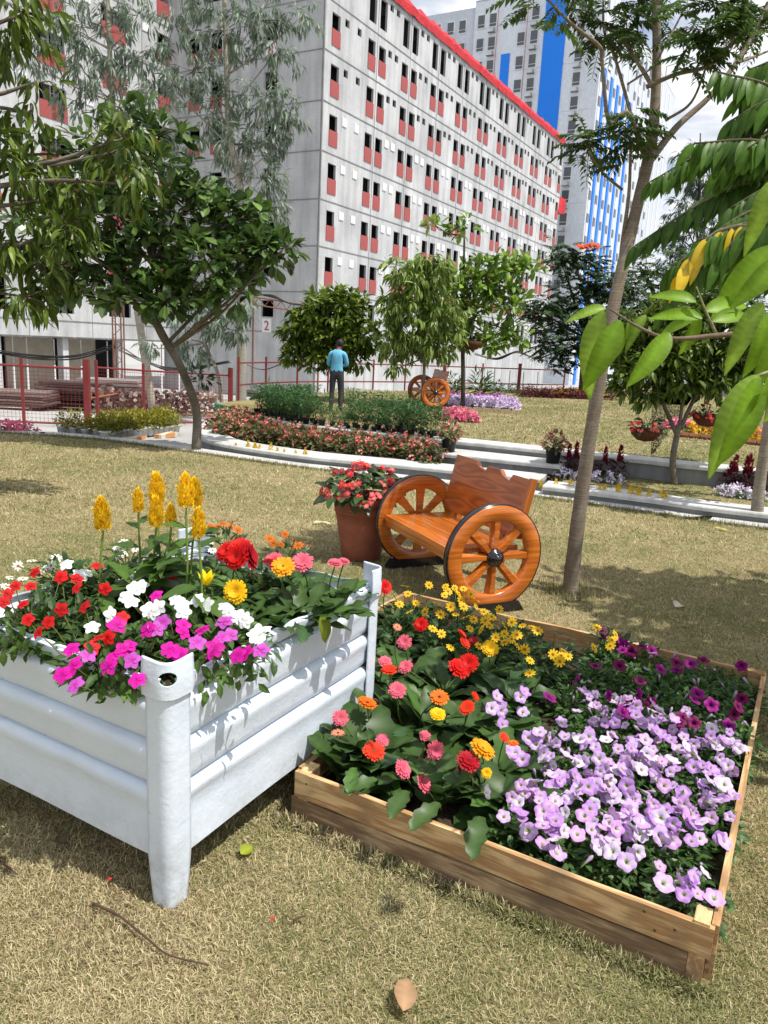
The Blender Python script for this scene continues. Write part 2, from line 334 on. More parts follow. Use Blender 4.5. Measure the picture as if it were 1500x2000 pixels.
def lawn_cols(P, green=.0):
    n = len(P); x, y = P[:, 0], P[:, 1]
    br2 = np.sin(x*2.3+.8*np.sin(y*3.1))*np.sin(y*1.9+.5*np.sin(x*2.7)+.6); patch = np.sin(x*1.7+np.sin(y*1.3)*1.5)+np.sin(y*2.1+1.7+np.sin(x*.9)*2)+.7*np.sin(x*5.3+y*4.1)+.6*np.sin(x*9.1-y*7.3+1)
    g = (RNG.random(n) < np.clip(.44+green+.17*patch, .1, .9))[:, None]
    k = RNG.random((n, 1)); straw = np.array([.31, .25, .14])*(1-k)+np.array([.61, .53, .33])*k; grn = np.array([.13, .14, .055])*(1-k)+np.array([.31, .31, .135])*k
    br = (RNG.random(n) < np.clip(.06+.35*(br2-.55), .05, .4))[:, None]; c = np.where(g, grn, straw); return np.where(br, np.array([.16, .10, .055]), c)*rnd(.75, 1.2, (n, 1))
def inside(P):
    q = P-K0[:2]; a = q@D1[:2]; b = q@N1[:2]
    cr_ = (a > -.02) & (a < 1.4) & (b > -1.2) & (b < .02) & (a > 99)      # grass grows on under the crate
    pl = ((a > .65) & (a < 3.07) & (b > 0.02) & (b < 1.71)) | ((a > 1.41) & (a < 3.1) & (b > -.7) & (b < .1))
    return cr_ | pl
def scatter(n, x0, x1, y0, y1, wedge=.62):
    P = np.c_[rnd(x0, x1, n), rnd(y0, y1, n)]; return P[(np.abs(P[:, 0]) < wedge*P[:, 1]+.7) & (P[:, 1] < kerbY(P[:, 0])-.01) & ~inside(P)]
bl = []
for n, y0, y1, L, W, tri in ((190000, 1.3, 2.6, .033, .0027, False), (200000, 2.6, 4.4, .035, .0034, False), (220000, 4.4, 8.0, .042, .0062, True), (230000, 8.0, 16.0, .055, .011, True)):
    P = scatter(n, -.62*y1-.7, .62*y1+.7, y0, y1); bl.append(grass('g', P, L, W, lawn_cols(P)*(1.12 if y1 < 5 else 1.03), -.003, tri))
# longer tufts along the kerb, at the feet of crate, planter, bench and tree
P = np.c_[rnd(-9, 6, 9000), np.zeros(9000)]; P[:, 1] = kerbY(P[:, 0])-np.abs(RNG.normal(0, .07, 9000)); bl.append(grass('g', P, .075, .009, lawn_cols(P, .45), 0, True, (.1, .9)))
tb = G(1113, 1158); P = tb[:2]+RNG.normal(0, .13, (900, 2)); bl.append(grass('g', P, .09, .007, lawn_cols(P, .4), 0, True, (.1, .9)))
q = rnd(0, 1, 3000)[:, None]; P = (S(.625, 0)*(1-q)+S(.625, 1.71)*q)[:, :2]+RNG.normal(0, .02, (3000, 2)); P = P[~inside(P)]; bl.append(grass('g', P, .05, .005, lawn_cols(P), 0, False, (.2, 1.1)))
g0 = MB()
for m_ in bl:
    g0.V += m_.V; g0.C += m_.C; g0.F += [f+g0.n for f in m_.F]; g0.n += m_.n
tag(ob('grass', g0, GRASS), 'dry straw and green blades of the mown lawn in front', 'grass', kind='stuff')
P = np.c_[rnd(-2, 16, 120000), rnd(11, 27, 120000)]; tx = np.interp(P[:, 0], PT[:, 0], PT[:, 1])+.52
P = P[(P[:, 1] > tx) & (np.abs(P[:, 0]) < .6*P[:, 1])]; tag(ob('grass', grass('g', P, .06, .018, lawn_cols(P, .12), .415, True), GRASS), 'mown grass of the raised lawn above the terrace wall', 'grass', kind='stuff')
P = np.c_[rnd(2.5, 7, 9000), rnd(8, 13, 9000)]; P = P[(P[:, 1] > np.interp(P[:, 0], PB[:, 0], PB[:, 1])+.5) & (P[:, 1] < np.interp(P[:, 0], PT[:, 0], PT[:, 1]))]
tag(ob('grass', grass('g', P, .05, .012, lawn_cols(P, .2), .118, True), GRASS), 'grass of the narrow strip between the two low walls', 'grass', kind='stuff')
# ================================================================ steel crate planter
def m_crate():
    m, t = newmat('white_painted_steel'); v = coords(t)
    n = noise(t, v, 5, 5); f = noise(t, v, 60, 3); sc = noise(t, coords(t, (2, 2, 9)), 9, 6, .7)
    c = ramp(t, n, [(.3, (.60, .675, .77)), (.7, (.67, .735, .82))])
    c = mixc(t, nd(t, 'ShaderNodeMapRange', {0: sc, 1: .64, 2: .70, 3: 0, 4: .4}).outputs[0], c, (.36, .37, .37, 1)); ch = noise(t, v, 22, 6, .7); c = mixc(t, nd(t, 'ShaderNodeMapRange', {0: ch, 1: .70, 2: .72, 3: 0, 4: .8}).outputs[0], c, (.22, .20, .18, 1)); zz = nd(t, 'ShaderNodeSeparateXYZ', {0: v}).outputs[2]; dm = nd(t, 'ShaderNodeMath', {0: nd(t, 'ShaderNodeMapRange', {0: zz, 1: .02, 2: .32, 3: .75, 4: 0.}).outputs[0], 1: nd(t, 'ShaderNodeMapRange', {0: noise(t, v, 14, 6, .7), 1: .42, 2: .68}).outputs[0]}, operation='MULTIPLY').outputs[0]; c = mixc(t, dm, c, (.30, .25, .18, 1))
    h = nd(t, 'ShaderNodeMath', {0: n, 1: nd(t, 'ShaderNodeMath', {0: nd(t, 'ShaderNodeMath', {0: f, 1: noise(t, v, 17, 4)}, operation='ADD').outputs[0], 1: .2}, operation='MULTIPLY').outputs[0]}, operation='ADD').outputs[0]
    return finish(m, t, c, .36, h, .5, .015, .5)
CRATE = m_crate()
crate = thing('steel_crate', 'white painted steel stillage crate with ribbed sides planted with bright flowers', 'planter', K0)
CA, CB = 1.36, 1.16
def ridge_profile():
    """outward offset against height, from the rim down"""
    p = [(.0, .862), (-.012, .864), (-.012, .858), (.006, .850), (.006, .83)]
    for k, zl in enumerate((.79, .622, .455)):
        p += [(-.002, zl+.024), (-.013, zl+.010), (-.030, zl+.003), (-.029, zl-.003), (-.006, zl-.009), (.005, zl-.015), (.012, zl-.025), (.014, zl-.038), (.011, zl-.056), (.005, zl-.08)]
        if k < 2: p += [(.002, zl-.12)]
    p += [(.004, .33), (.004, .19), (-.012, .178)]
    return p
def crate_panel(P0, T, N, length, seed):
    pr = np.array(ridge_profile()); nx = 26; mbp = MB(); s = np.linspace(0, length, nx)
    r = np.random.default_rng(seed); dent = sum(a*np.exp(-((s[:, None]-cx)/w)**2-((pr[None, :, 1]-cz)/.06)**2) for a, cx, cz, w in [(r.uniform(-.012, .006), r.uniform(0, length), r.uniform(.25, .85), r.uniform(.04, .15)) for _ in range(9)])
    wob = .004*np.sin(s*5+seed)[:, None]
    off = pr[None, :, 0]+dent+wob
    V = P0[None, None]+s[:, None, None]*T+off[..., None]*N+pr[None, :, 1, None]*UZ+(r.normal(0, .003, (nx, 1))*(pr[None, :, 1] > .84))[..., None]*UZ
    k = len(pr); i = np.arange(nx-1)[:, None]*k; j = np.arange(k-1)[None]
    mbp.add(V.reshape(-1, 3), np.stack([i+j, i+j+1, i+k+j+1, i+k+j], -1).reshape(-1, 4)); return mbp
def solid(o, th):
    m_ = o.modifiers.new('thickness', 'SOLIDIFY'); m_.thickness = th; m_.offset = -1; return o
def flip(mbp): mbp.F = [f[:, ::-1] for f in mbp.F]; return mbp
c00, c01, c10, c11 = S(0, 0), S(0, -CB), S(CA, 0), S(CA, -CB)
pw = .04
for P0, T, N, L, sd, fl in ((S(0, -pw), -N1, -D1, CB-2*pw, 1, 0), (S(pw, 0), D1, N1, CA-2*pw, 2, 1), (S(CA, -pw), -N1, D1, CB-2*pw, 3, 1), (S(pw, -CB), D1, -N1, CA-2*pw, 4, 0)):
    pmb = crate_panel(P0, T, N, L, sd); o = ob('ribbed_panel', flip(pmb) if fl else pmb, CRATE, crate, True); o.data.set_sharp_from_angle(angle=math.radians(42)); solid(o, .005)
def crate_post(corner, ta, tb, hole=True):
    """folded corner post: flanges run along ta and tb (into the crate walls)"""
    oa, obv = -tb, -ta                                   # outward normals of the two flanges
    R = .012; zs = [0, .012, .10, .20, .30, .4, .5, .6, .7, .79, .812, .818, .84, .87, .90, .925, .945, .955]
    rows = []
    for z in zs:
        w = .060 if z < .01 else (.062 if z < .05 else np.interp(z, [.05, .2, .79, .84, .955], [.064, .074, .074, .082, .080]))
        out = np.interp(z, [0, .05, .2, .813, .817, .87, .955], [.020, .024, .030, .030, .042, .044, .038])
        p = []
        for u in np.linspace(w, R, 6): p.append((ta, oa, u, 'a'))
        pts = [ta*u+oa*out for u in np.linspace(w, R, 6)]
        for th in np.linspace(0, math.pi/2, 7)[1:-1]:
            cx = ta*R+tb*R; pts.append(cx+oa*(out+R)*math.cos(th)+obv*(out+R)*math.sin(th)-0*cx)
        pts += [tb*u+obv*out for u in np.linspace(R, w, 6)]
        pts = np.array(pts); n_ = len(pts); dip = 0
        if z > .95: dip = -.006*np.sin(np.linspace(0, math.pi, n_))**1.2
        if z > .94 and z < .95: dip = -.005*np.sin(np.linspace(0, math.pi, n_))**1.2
        if z < .005: dip = -.012*np.cos(np.linspace(-1.5, 1.5, n_))
        rows.append(corner+pts+np.array([0, 0, 1])*(z+np.zeros(n_)+dip)[:, None])
    V = np.stack(rows); nz, n_ = V.shape[:2]; mbp = MB(); i = np.arange(nz-1)[:, None]*n_; j = np.arange(n_-1)[None]
    mbp.add(V.reshape(-1, 3), np.stack([i+j, i+j+1, i+n_+j+1, i+n_+j], -1).reshape(-1, 4))
    if np.cross(ta, tb)[2] > 0: flip(mbp)
    o = ob('corner_post', mbp, CRATE, crate, True); solid(o, .007); o.data.set_sharp_from_angle(angle=math.radians(28))
    if hole:
        d = nrm(oa+obv*1.0); hb = MB(); x = nrm(np.cross(d, UZ)); k = 20; a = np.linspace(0, 2*np.pi, k, endpoint=False)
        ring = np.array([x*math.cos(t)*.030+UZ*math.sin(t)*.025 for t in a]); c0 = corner+UZ*.892+ta*.0
        V = np.vstack([c0+d*.12+ring, c0-d*.035+ring]); jj = np.arange(k); jm = (jj+1) % k
        hb.add(V, [np.stack([jj, jm, k+jm, k+jj], 1), jj[::-1][None], (k+jj)[None]])
        ho = ob('cut', hb, CRATE); bm = o.modifiers.new('hole', 'BOOLEAN'); bm.operation = 'DIFFERENCE'; bm.object = ho; bm.solver = 'EXACT'
        bpy.context.view_layer.update(); dg = bpy.context.evaluated_depsgraph_get()
        me = bpy.data.meshes.new_from_object(o.evaluated_get(dg)); o.modifiers.clear(); o.data = me; bpy.data.objects.remove(ho)
    return o
crate_post(c00, D1, -N1); crate_post(c10, -D1, -N1); crate_post(c01, D1, N1); crate_post(c11, -D1, N1)
mb = MB(); mb.box(S(CA/2, -CB/2, .775), CA-.05, CB-.05, .03, np.array([D1, N1, UZ])); ob('soil', mb, SOIL, crate)
mb = MB(); mb.box(S(CA/2, -CB/2, .19), CA-.04, CB-.04, .012, np.array([D1, N1, UZ])); ob('floor_plate', mb, CRATE, crate)

# ================================================================ timber bed
PLA0, PLA1, PLB0, PLB1 = .67, 3.06, .06, 1.705; PLX = -.68
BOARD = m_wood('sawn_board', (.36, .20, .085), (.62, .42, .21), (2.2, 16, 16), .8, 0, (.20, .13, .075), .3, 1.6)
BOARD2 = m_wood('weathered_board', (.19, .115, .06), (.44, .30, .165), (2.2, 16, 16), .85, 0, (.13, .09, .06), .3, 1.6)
bed = thing('timber_bed', 'low pallet wood flower bed box with gerberas and lilac petunias', 'planter', S(PLA0, PLB0))
def board(parent, a0, b0, a1, b1, z0, z1, th, name='board', mat=None):
    """a plank from (a0,b0) to (a1,b1), modelled along its own x so that the grain runs with it"""
    p, q = S(a0, b0, (z0+z1)/2), S(a1, b1, (z0+z1)/2); L = np.linalg.norm(q-p); x = (q-p)/L; y = np.cross(UZ, x)
    k = 9; mbp = MB(); rows = []
    for i in range(k):
        s = -L/2+L*i/(k-1); j = RNG.normal(0, .0022, 4)
        rows.append([[s, -th/2, -(z1-z0)/2+j[0]], [s, th/2, -(z1-z0)/2+j[0]], [s, th/2, (z1-z0)/2+j[1]], [s, -th/2, (z1-z0)/2+j[1]]])
    V = np.array(rows).reshape(-1, 3); F = [np.array([[i*4+j, (i+1)*4+j, (i+1)*4+(j+1) % 4, i*4+(j+1) % 4] for i in range(k-1) for j in range(4)])[:, ::-1], np.array([[0, 1, 2, 3]]), np.array([[(k-1)*4+3, (k-1)*4+2, (k-1)*4+1, (k-1)*4]])]
    mbp.add(V, F); c = (p+q)/2-np.array(parent.location)
    return ob(name, mbp, mat or BOARD, parent, M=mat4(x, y, UZ, c))
e = .0
for (x0, y0, x1, y1) in ((PLA0, PLB0, PLA0, PLB1), (PLA0+.02, PLB1, PLA1, PLB1), (PLA1, PLB1-.012, PLA1, PLX), (PLA1-.02, PLX, 1.43, PLX), (1.43, PLX+.02, 1.43, PLB0-.02), (1.46, PLB0, PLA0+.03, PLB0)):
    board(bed, x0, y0, x1, y1, .115, .226, .024)
    sh = .028 if (x0, y0) == (PLA0, PLB0) else .0
    dx_, dy_ = (x1-x0), (y1-y0); L_ = math.hypot(dx_, dy_); dx_ /= L_; dy_ /= L_
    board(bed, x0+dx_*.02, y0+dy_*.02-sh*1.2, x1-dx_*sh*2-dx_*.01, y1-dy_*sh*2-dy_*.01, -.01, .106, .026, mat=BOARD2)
for a_, b_ in ((PLA0+.035, PLB0+.04), (PLA0+.035, PLB1-.04), (PLA1-.035, PLX+.04), (PLA1-.035, PLB1-.04), (PLA1-.03, 1.02)):
    board(bed, a_-.045, b_, a_+.045, b_, 0, .232, .05, 'corner_block') if a_ < PLA1-.2 else board(bed, a_, b_-.045, a_, b_+.045, 0, .238, .045, 'corner_block')
NAIL = m_plain('rusty_nail', (.05, .03, .025), .6)
for b_, z_ in ((1.49, .20), (1.59, .175), (1.53, .145), (.12, .19)):
    mb = MB(); mb.lathe([(0, .002), (.004, .002), (.005, 0), (.005, -.01)], S(PLA0-.012, b_, z_), 8, ax=np.array([N1, UZ, -D1])); ob('nail_head', mb, NAIL, bed)
mb = MB(); k = 14; gx, gy = np.meshgrid(np.linspace(PLA0+.013, PLA1-.013, k), np.linspace(PLB0+.013, PLB1-.013, k), indexing='ij')
mb.box(S((1.45+PLA1)/2, (PLX+PLB0)/2+.01, .09), PLA1-1.48, PLB0-PLX-.01, .03, np.array([D1, N1, UZ]))
V = np.array([S(a, b, .105+RNG.normal(0, .012)) for a, b in zip(gx.ravel(), gy.ravel())]); i = np.arange(k-1)[:, None]*k; j = np.arange(k-1)[None]
mb.add(V, np.stack([i+j, i+k+j, i+k+j+1, i+j+1], -1).reshape(-1, 4)[:, ::-1]); ob('soil', mb, SOIL, bed, True)

# ================================================================ cartwheel bench
VARN = m_wood('varnished_wood', (.40, .098, .011), (.55, .155, .020), (.9, 16, 16), .25, .6, None, .08, 1.5, fine=True, det=1.5)
VARND = m_wood('dark_varnished_board', (.27, .062, .010), (.43, .115, .019), (.9, 6, 6), .28, .6, None, .10, 3.2, fine=True, det=1.2)
RUBB = m_plain('black_gloss_paint', (.010, .010, .013), .22, .2, 20, .5, .4)
BX = nrm(np.array([.415, -.909, 0])); BF = np.array([BX[1], -BX[0], 0])     # axle towards the camera; BF: the way a sitter faces
BA = np.array([BF, BX, UZ])                                             # local x = front, y = towards near wheel
def bench(name, label, base, bx, sc=1., group=None, detail=True):
    bx = nrm(bx); bf = np.array([bx[1], -bx[0], 0])
    r = thing(name, label, 'bench', base, group)
    W = 1.30; RW = .42; ZC = .445
    def put(nm, mb, mat, par=r, smooth=False, loc=(0, 0, 0), lx=None):
        """local frame: x front, y near, z up; lx turns the mesh's own x (its grain) onto that axis"""
        A = np.eye(3) if lx is None else lx
        M3 = A@np.array([bf, bx, UZ]); t = np.array(loc)@np.array([bf, bx, UZ])*sc
        if par is not r: return ob(nm, mb, mat, par, smooth, M=Matrix.Identity(4))
        return ob(nm, mb, mat, par, smooth, M=mat4(M3[0], M3[1], M3[2], t, sc))
    YX = np.array([[0, 1., 0], [-1., 0, 0], [0, 0, 1.]])                 # mesh x -> bench y
    # seat of three planks, grain along the bench
    for i in range(4):
        mb = MB(); mb.prism([(-.60, -.0755), (.60, -.0755), (.60, .0755), (-.60, .0755)], -.02, .02); put('seat_plank', mb, VARN, loc=(.285-i*.153, 0, .495), lx=YX)
    mb = MB(); mb.box((0, 0, 0), 1.18, .03, .06); put('seat_apron', mb, VARN, loc=(.335, 0, .444), lx=YX)
    # backrest board with two notches in its top edge
    top = [(-.58, .50), (-.24, .50), (-.19, .455), (-.06, .435), (-.03, .485), (.15, .485), (.20, .445), (.32, .42), (.35, .475), (.58, .475)]
    lean = math.radians(13); e1 = np.array([0, 1, 0]); e2 = np.array([-math.sin(lean), 0, math.cos(lean)]); e3 = np.cross(e1, e2)
    mb = MB(); mb.prism([(-.58, .0), (-.58, .1), *top, (.58, 0)][::-1], -.022, .022); put('backrest', mb, VARND, loc=(-.235, 0, .56), lx=np.array([e1, e2, e3]))
    for y in (-.40, .40):
        mb = MB(); mb.box((0, 0, 0), .66, .055, .085); put('back_post', mb, VARN, loc=(-.283, y, .62), lx=np.array([e2, e1, -e3]))
    mb = MB(); mb.box((0, 0, 0), .48, .04, .052); put('backrest_end', mb, VARN, loc=(-.292, .601, .80), lx=np.array([e2, e1, -e3]))
    for y in (-.38, .38):
        mb = MB(); mb.box((0, 0, 0), .58, .05, .06); put('cross_beam', mb, VARN, loc=(.03, y, .444))
    mb = MB(); mb.tube([(0, -W/2-.02, ZC-.005), (0, W/2+.02, ZC-.005)], .022, 10); put('axle', mb, RUBB, smooth=True)
    # wheels: ring, tyre, eight spokes, hub
    for y, sg in ((W/2, 1), (-W/2, -1)):
        cy = y
        def ringp(r0, r1, h, bev): return [(r0, -h+bev), (r0+bev, -h), (r1-bev, -h), (r1, -h+bev), (r1, h-bev), (r1-bev, h), (r0+bev, h), (r0, h-bev), (r0, -h+bev)]
        AXW = np.array([[1, 0, 0], [0, 0, 1.], [0, 1., 0]])              # lathe axis on bench y
        mb = MB(); mb.lathe(ringp(.292, RW-.004, .036, .012), (0, cy, ZC), 48, ax=AXW)
        wh = put('wheel', mb, VARN, smooth=False)
        for p in wh.data.polygons: p.use_smooth = True
        mb = MB(); mb.lathe([(RW-.006, -.030), (RW, -.030), (RW+.004, 0), (RW, .030), (RW-.006, .030)], (0, cy, ZC), 48, ax=AXW); put('tyre', mb, RUBB, wh, True)
        for kx in range(8):
            a = math.pi*kx/4+.0; d = np.array([math.cos(a), 0, math.sin(a)]); q = np.array([-math.sin(a), 0, math.cos(a)])
            mb = MB(); V = []
            for rr, w, h in ((.05, .026, .024), (.10, .029, .028), (.2, .034, .028), (.285, .043, .026), (.302, .048, .026)):
                for sx, sy in ((-1, -1), (1, -1), (1, -.3), (.55, 1), (-.55, 1), (-1, -.3)): V.append(np.array([0, cy, ZC])+d*rr+q*w*sx+np.array([0, sg*h*sy, 0]))
            F = [np.array([[i*6+j, i*6+(j+1) % 6, (i+1)*6+(j+1) % 6, (i+1)*6+j] for i in range(4) for j in range(6)])]
            mb.add(V, F if sg < 0 else [f[:, ::-1] for f in F]); put('spoke', mb, VARN, wh)
        mb = MB(); mb.lathe([(.001, .085), (.022, .083), (.028, .072), (.03, .066), (.044, .064), (.05, .055), (.052, .048), (.068, .044), (.073, .03), (.073, -.05), (.001, -.05)][::-1], (0, cy, ZC), 28, ax=AXW*np.array([[1], [1], [sg]])); put('hub', mb, RUBB, wh, True)
    # black skids under each wheel
    for y in (W/2, -W/2):
        mb = MB(); mb.prism([(-.30, 0), (.30, 0), (.24, .085), (-.24, .085)], -.045, .045); put('foot_block', mb, RUBB, loc=(0, y, 0), lx=np.array([[1, 0, 0], [0, 0, 1], [0, -1, 0]]))
    return r
BB = np.array([.585, 6.25, 0])
bench('wheel_bench', 'varnished wooden bench with cartwheel ends beside the terracotta pot', BB, BX)

# ================================================================ terracotta pot
TERRA = m_plain('terracotta', (.27, .085, .05), .75, .25, 7)
PP = G(705, 1088); PP[2] = 0
pot = thing('terracotta_pot', 'large round terracotta pot with banded rim behind the crate', 'pot', PP)
mb = MB(); prof = [(.0, .0), (.17, 0), (.185, .01), (.215, .18), (.245, .36), (.262, .45), (.272, .452), (.272, .475), (.266, .48), (.272, .487), (.276, .51), (.27, .516), (.276, .522), (.282, .55), (.288, .575), (.288, .60), (.275, .605), (.262, .60), (.255, .55)]
mb.lathe(prof, PP, 40); ob('body', mb, TERRA, pot, True)
mb = MB(); mb.lathe([(.0, .57), (.258, .565)], PP, 24); ob('soil', mb, SOIL, pot)
# ================================================================ leaf and flower shapes
def leaf_tpl(W=.4, bend=.25, fold=.12, prof=None, n=5, wave=0, vein=0.):
    """leaf along +y, length 1, two halves folded at the midrib; third item shades midrib and edge"""
    ts = np.linspace(0, 1, n+1); prof = prof or (lambda t: math.sin(math.pi*min(1, t**.8))**.8)
    V, sh = [], []
    for i, t in enumerate(ts):
        w = W/2*max(prof(t), .02); z = -bend*t*t; u = wave*math.sin(t*11)
        v_ = 1+vein*(1 if i % 2 else -1)
        V += [(-w, t, z+fold*w+u-vein*.012*(i % 2)), (0, t, z), (w, t, z+fold*w-u-vein*.012*(i % 2))]; sh += [.92*v_, 1.2+1.6*vein, .92*v_]
    F = [[3*i+j, 3*i+j+1, 3*i+3+j+1, 3*i+3+j] for i in range(n) for j in (0, 1)]
    return np.array(V), np.array(F), np.array(sh)
def lobed(t): return .25+.75*math.sin(math.pi*min(1, t**1.15))**.7*(1+.22*math.sin(t*22)) if 0 < t < 1 else .05
T_OV = leaf_tpl(.5, .25, .25, n=3); T_LONG = leaf_tpl(.26, .45, .3, n=4); T_NARR = leaf_tpl(.16, .35, .2, n=2)
T_OBOV = leaf_tpl(.46, .18, .25, lambda t: math.sin(math.pi*t**1.5)**.8 if 0 < t < 1 else .05, n=4)
T_TINY = (np.array([(0, 0, 0), (-.22, .45, .05), (0, 1, -.1), (.22, .45, .05)]), np.array([[0, 1, 2, 3]]), np.array([.9, 1, 1.1, 1]))
T_DIA = (np.array([(0, 0, 0), (-.2, .5, .06), (.2, .5, .06), (0, 1, -.15), (0, .5, 0)]), np.array([[0, 4, 1], [0, 2, 4], [4, 3, 1], [4, 2, 3]]), np.array([.9, .95, .95, 1., 1.15]))
def leaves(mb, tpl, P, D, Nh, L, cols, wid=1.):
    M = frames(D, Nh); L = np.broadcast_to(L, (len(P),)); M = M*np.stack([L*wid, L, L], -1)[..., None]
    mb.inst(tpl, M, P, cols); return mb
def shades(n, a, b, var=.2):
    k = RNG.random((n, 1)); return (np.array(a)*(1-k)+np.array(b)*k)*rnd(1-var, 1+var, (n, 1))
def mound(n, r, h, tpl, L, ca, cb, up=.45, stems=14, stemcol=(.10, .14, .04), squash=1.):
    """small plant: n leaves over a dome of radius r, height h, on a few stems (local, base at 0)"""
    mb = MB(); d = rdir(n); d[:, 2] = np.abs(d[:, 2]); f = RNG.random(n)**.4
    P = d*np.array([r, r*squash, h])*f[:, None]; P[:, 2] = np.maximum(P[:, 2], .015)
    D = nrm(d*np.array([1, 1, up])+RNG.normal(0, .35, (n, 3))); Nh = nrm(np.c_[d[:, :2]*.35, np.ones(n)]+RNG.normal(0, .25, (n, 3)))
    leaves(mb, tpl, P, D, Nh, L*rnd(.6, 1.25, n), shades(n, ca, cb))
    for i in range(stems):
        e_ = P[i % n]; mb.tube([(0, 0, 0), e_*[.35, .35, .6], e_], [.004, .003, .002], 3, stemcol, False)
    return mb
def disc_flower(rad, zs, k, cols, lob=5, lobd=.12, jag=0.):
    """rings of radius rad[i], height zs[i], colour cols[i]; outermost rings lobed"""
    a = np.linspace(0, 2*np.pi, k, endpoint=False); V = []; C = []
    for i, (r, z, c) in enumerate(zip(rad, zs, cols)):
        t = (i/(len(rad)-1))**2; rr = r*(1-lobd*t*(1-np.abs(np.cos(lob*a/2)))*1.6+jag*t*RNG.normal(0, 1, k))
        V.append(np.c_[rr*np.cos(a), rr*np.sin(a), z+.10*t*rad[-1]*np.cos(lob*a)*.8+np.zeros(k)]); C.append(np.tile(c, (k, 1))*(1-.10*t*np.abs(np.sin(lob*a/2)))[:, None])
    m = len(rad); i = np.arange(m-1)[:, None]*k; j = np.arange(k)[None]; jn = (j+1) % k
    mb = MB(); mb.add(np.vstack(V), np.stack([i+j, i+jn, i+k+jn, i+k+j], -1).reshape(-1, 4), np.vstack(C)); return mb
def petunia(edge, throat, vein):
    mb = disc_flower([.06, .12, .35, .7, 1.], [-.65, -.3, -.07, .03, -.03], 25, [throat, throat, vein, edge, edge], 5, .13, .02)
    mb.lathe([(.05, -1.1), (.07, -.6)], k=6, col=(.13, .2, .05)); mb.V[0] = mb.V[0]+RNG.normal(0, .025, mb.V[0].shape); mb.C[0] = mb.C[0]*rnd(.9, 1.08, (len(mb.C[0]), 1)); return mb
def impatiens(c, eye):
    mb = MB()
    for k in range(5):
        a = 2*math.pi*k/5+.3+RNG.normal(0, .08); V, F, sh = leaf_tpl(.9, .1, .18, lambda t: math.sin(math.pi*min(.97, t**.75*.93+.04))**.55, 4); ca, sa = math.cos(a), math.sin(a)
        M = np.array([[[ca, sa, 0], [-sa, ca, 0], [0, 0, 1]]])*1.; t_ = V[:, 1]
        W = V*[1, 1, 1]+[0, 0, .02*k]; C = np.array(eye)*(1-np.clip(t_*3, 0, 1))[:, None]+np.array(c)*np.clip(t_*3, 0, 1)[:, None]*rnd(.9, 1.1)
        mb.add(W@M[0], F, C)
    return mb
def daisy(c, c2, eye, npet=20, layers=2, W=.24, up=.12, eyer=.16, droop=.1):
    mb = MB()
    for l in range(layers):
        s = 1-.22*l
        for k in range(npet-3*l):
            a = 2*math.pi*(k+.5*l)/(npet-3*l)+RNG.normal(0, .05); V, F, sh = leaf_tpl(W, droop, .3, lambda t: .35+.65*math.sin(math.pi*min(.93, t*.9+.05))**.6, 3)
            L = s*rnd(.9, 1.06); V = V*[1, L, L]; V[:, 2] += V[:, 1]*(up+.22*l)+.03*l; ca, sa = math.cos(a), math.sin(a)
            k_ = np.clip(V[:, 1]/L, 0, 1)[:, None]; mb.add(V@np.array([[ca, sa, 0], [-sa, ca, 0], [0, 0, 1.]]), F, (np.array(c2)*(1-k_)+np.array(c)*k_)*rnd(.88, 1.1))
    mb2 = MB(); mb2.lathe([(eyer, .02), (eyer*.9, .09), (eyer*.5, .13), (.001, .12)], k=10, col=eye)
    n = 26; a = rnd(0, 6.28, n); rr = eyer*np.sqrt(RNG.random(n)); P = np.c_[rr*np.cos(a), rr*np.sin(a), np.full(n, .09)]
    leaves(mb2, T_TINY, P, np.c_[P[:, :2]*2, np.full(n, .6)], np.tile([1., 0, 0], (n, 1)), .08, shades(n, np.array(eye)*.7, np.array(eye)*1.6)); mb2.V[-1] = mb2.V[-1]; return mb, mb2
def M_(mb, mat, smooth=True): me = mb.mesh('flower', smooth); me.materials.append(mat); return me
LIL = [petunia((.56, .34, .69), (.45, .50, .18), (.68, .52, .76)), petunia((.62, .42, .74), (.42, .48, .18), (.72, .58, .79)), petunia((.50, .25, .65), (.42, .45, .18), (.60, .40, .71)), petunia((.72, .60, .79), (.45, .5, .2), (.78, .70, .82)), petunia((.60, .32, .66), (.42, .45, .18), (.68, .48, .72))]
LIL = [M_(m, PETAL) for m in LIL]
BUD = MB(); BUD.lathe([(.001, -1.), (.10, -.9), (.09, -.5), (.13, -.1), (.20, .25), (.13, .5), (.001, .62)], k=7, col=(.50, .36, .52)); BUD.C[0][:21] = (.14, .22, .06); BUD = M_(BUD, PETAL)
PUR = [M_(petunia((.19, .004, .085), (.03, .0, .03), (.10, .0, .05)), PETAL), M_(petunia((.28, .008, .19), (.05, .0, .05), (.17, .0, .12)), PETAL)]
IMP = {k: [M_(impatiens(np.array(c)*f, e_), PETAL) for f in (1, .88)] for k, c, e_ in (('white', (.86, .87, .88), (.8, .85, .75)), ('magenta', (.66, .012, .36), (.4, .0, .2)), ('red', (.62, .012, .015), (.35, 0, 0)), ('violet', (.55, .10, .52), (.5, .02, .3)))}
def dz(*a, **k): m, e_ = daisy(*a, **k); return M_(m, PETAL), M_(e_, PETAL)
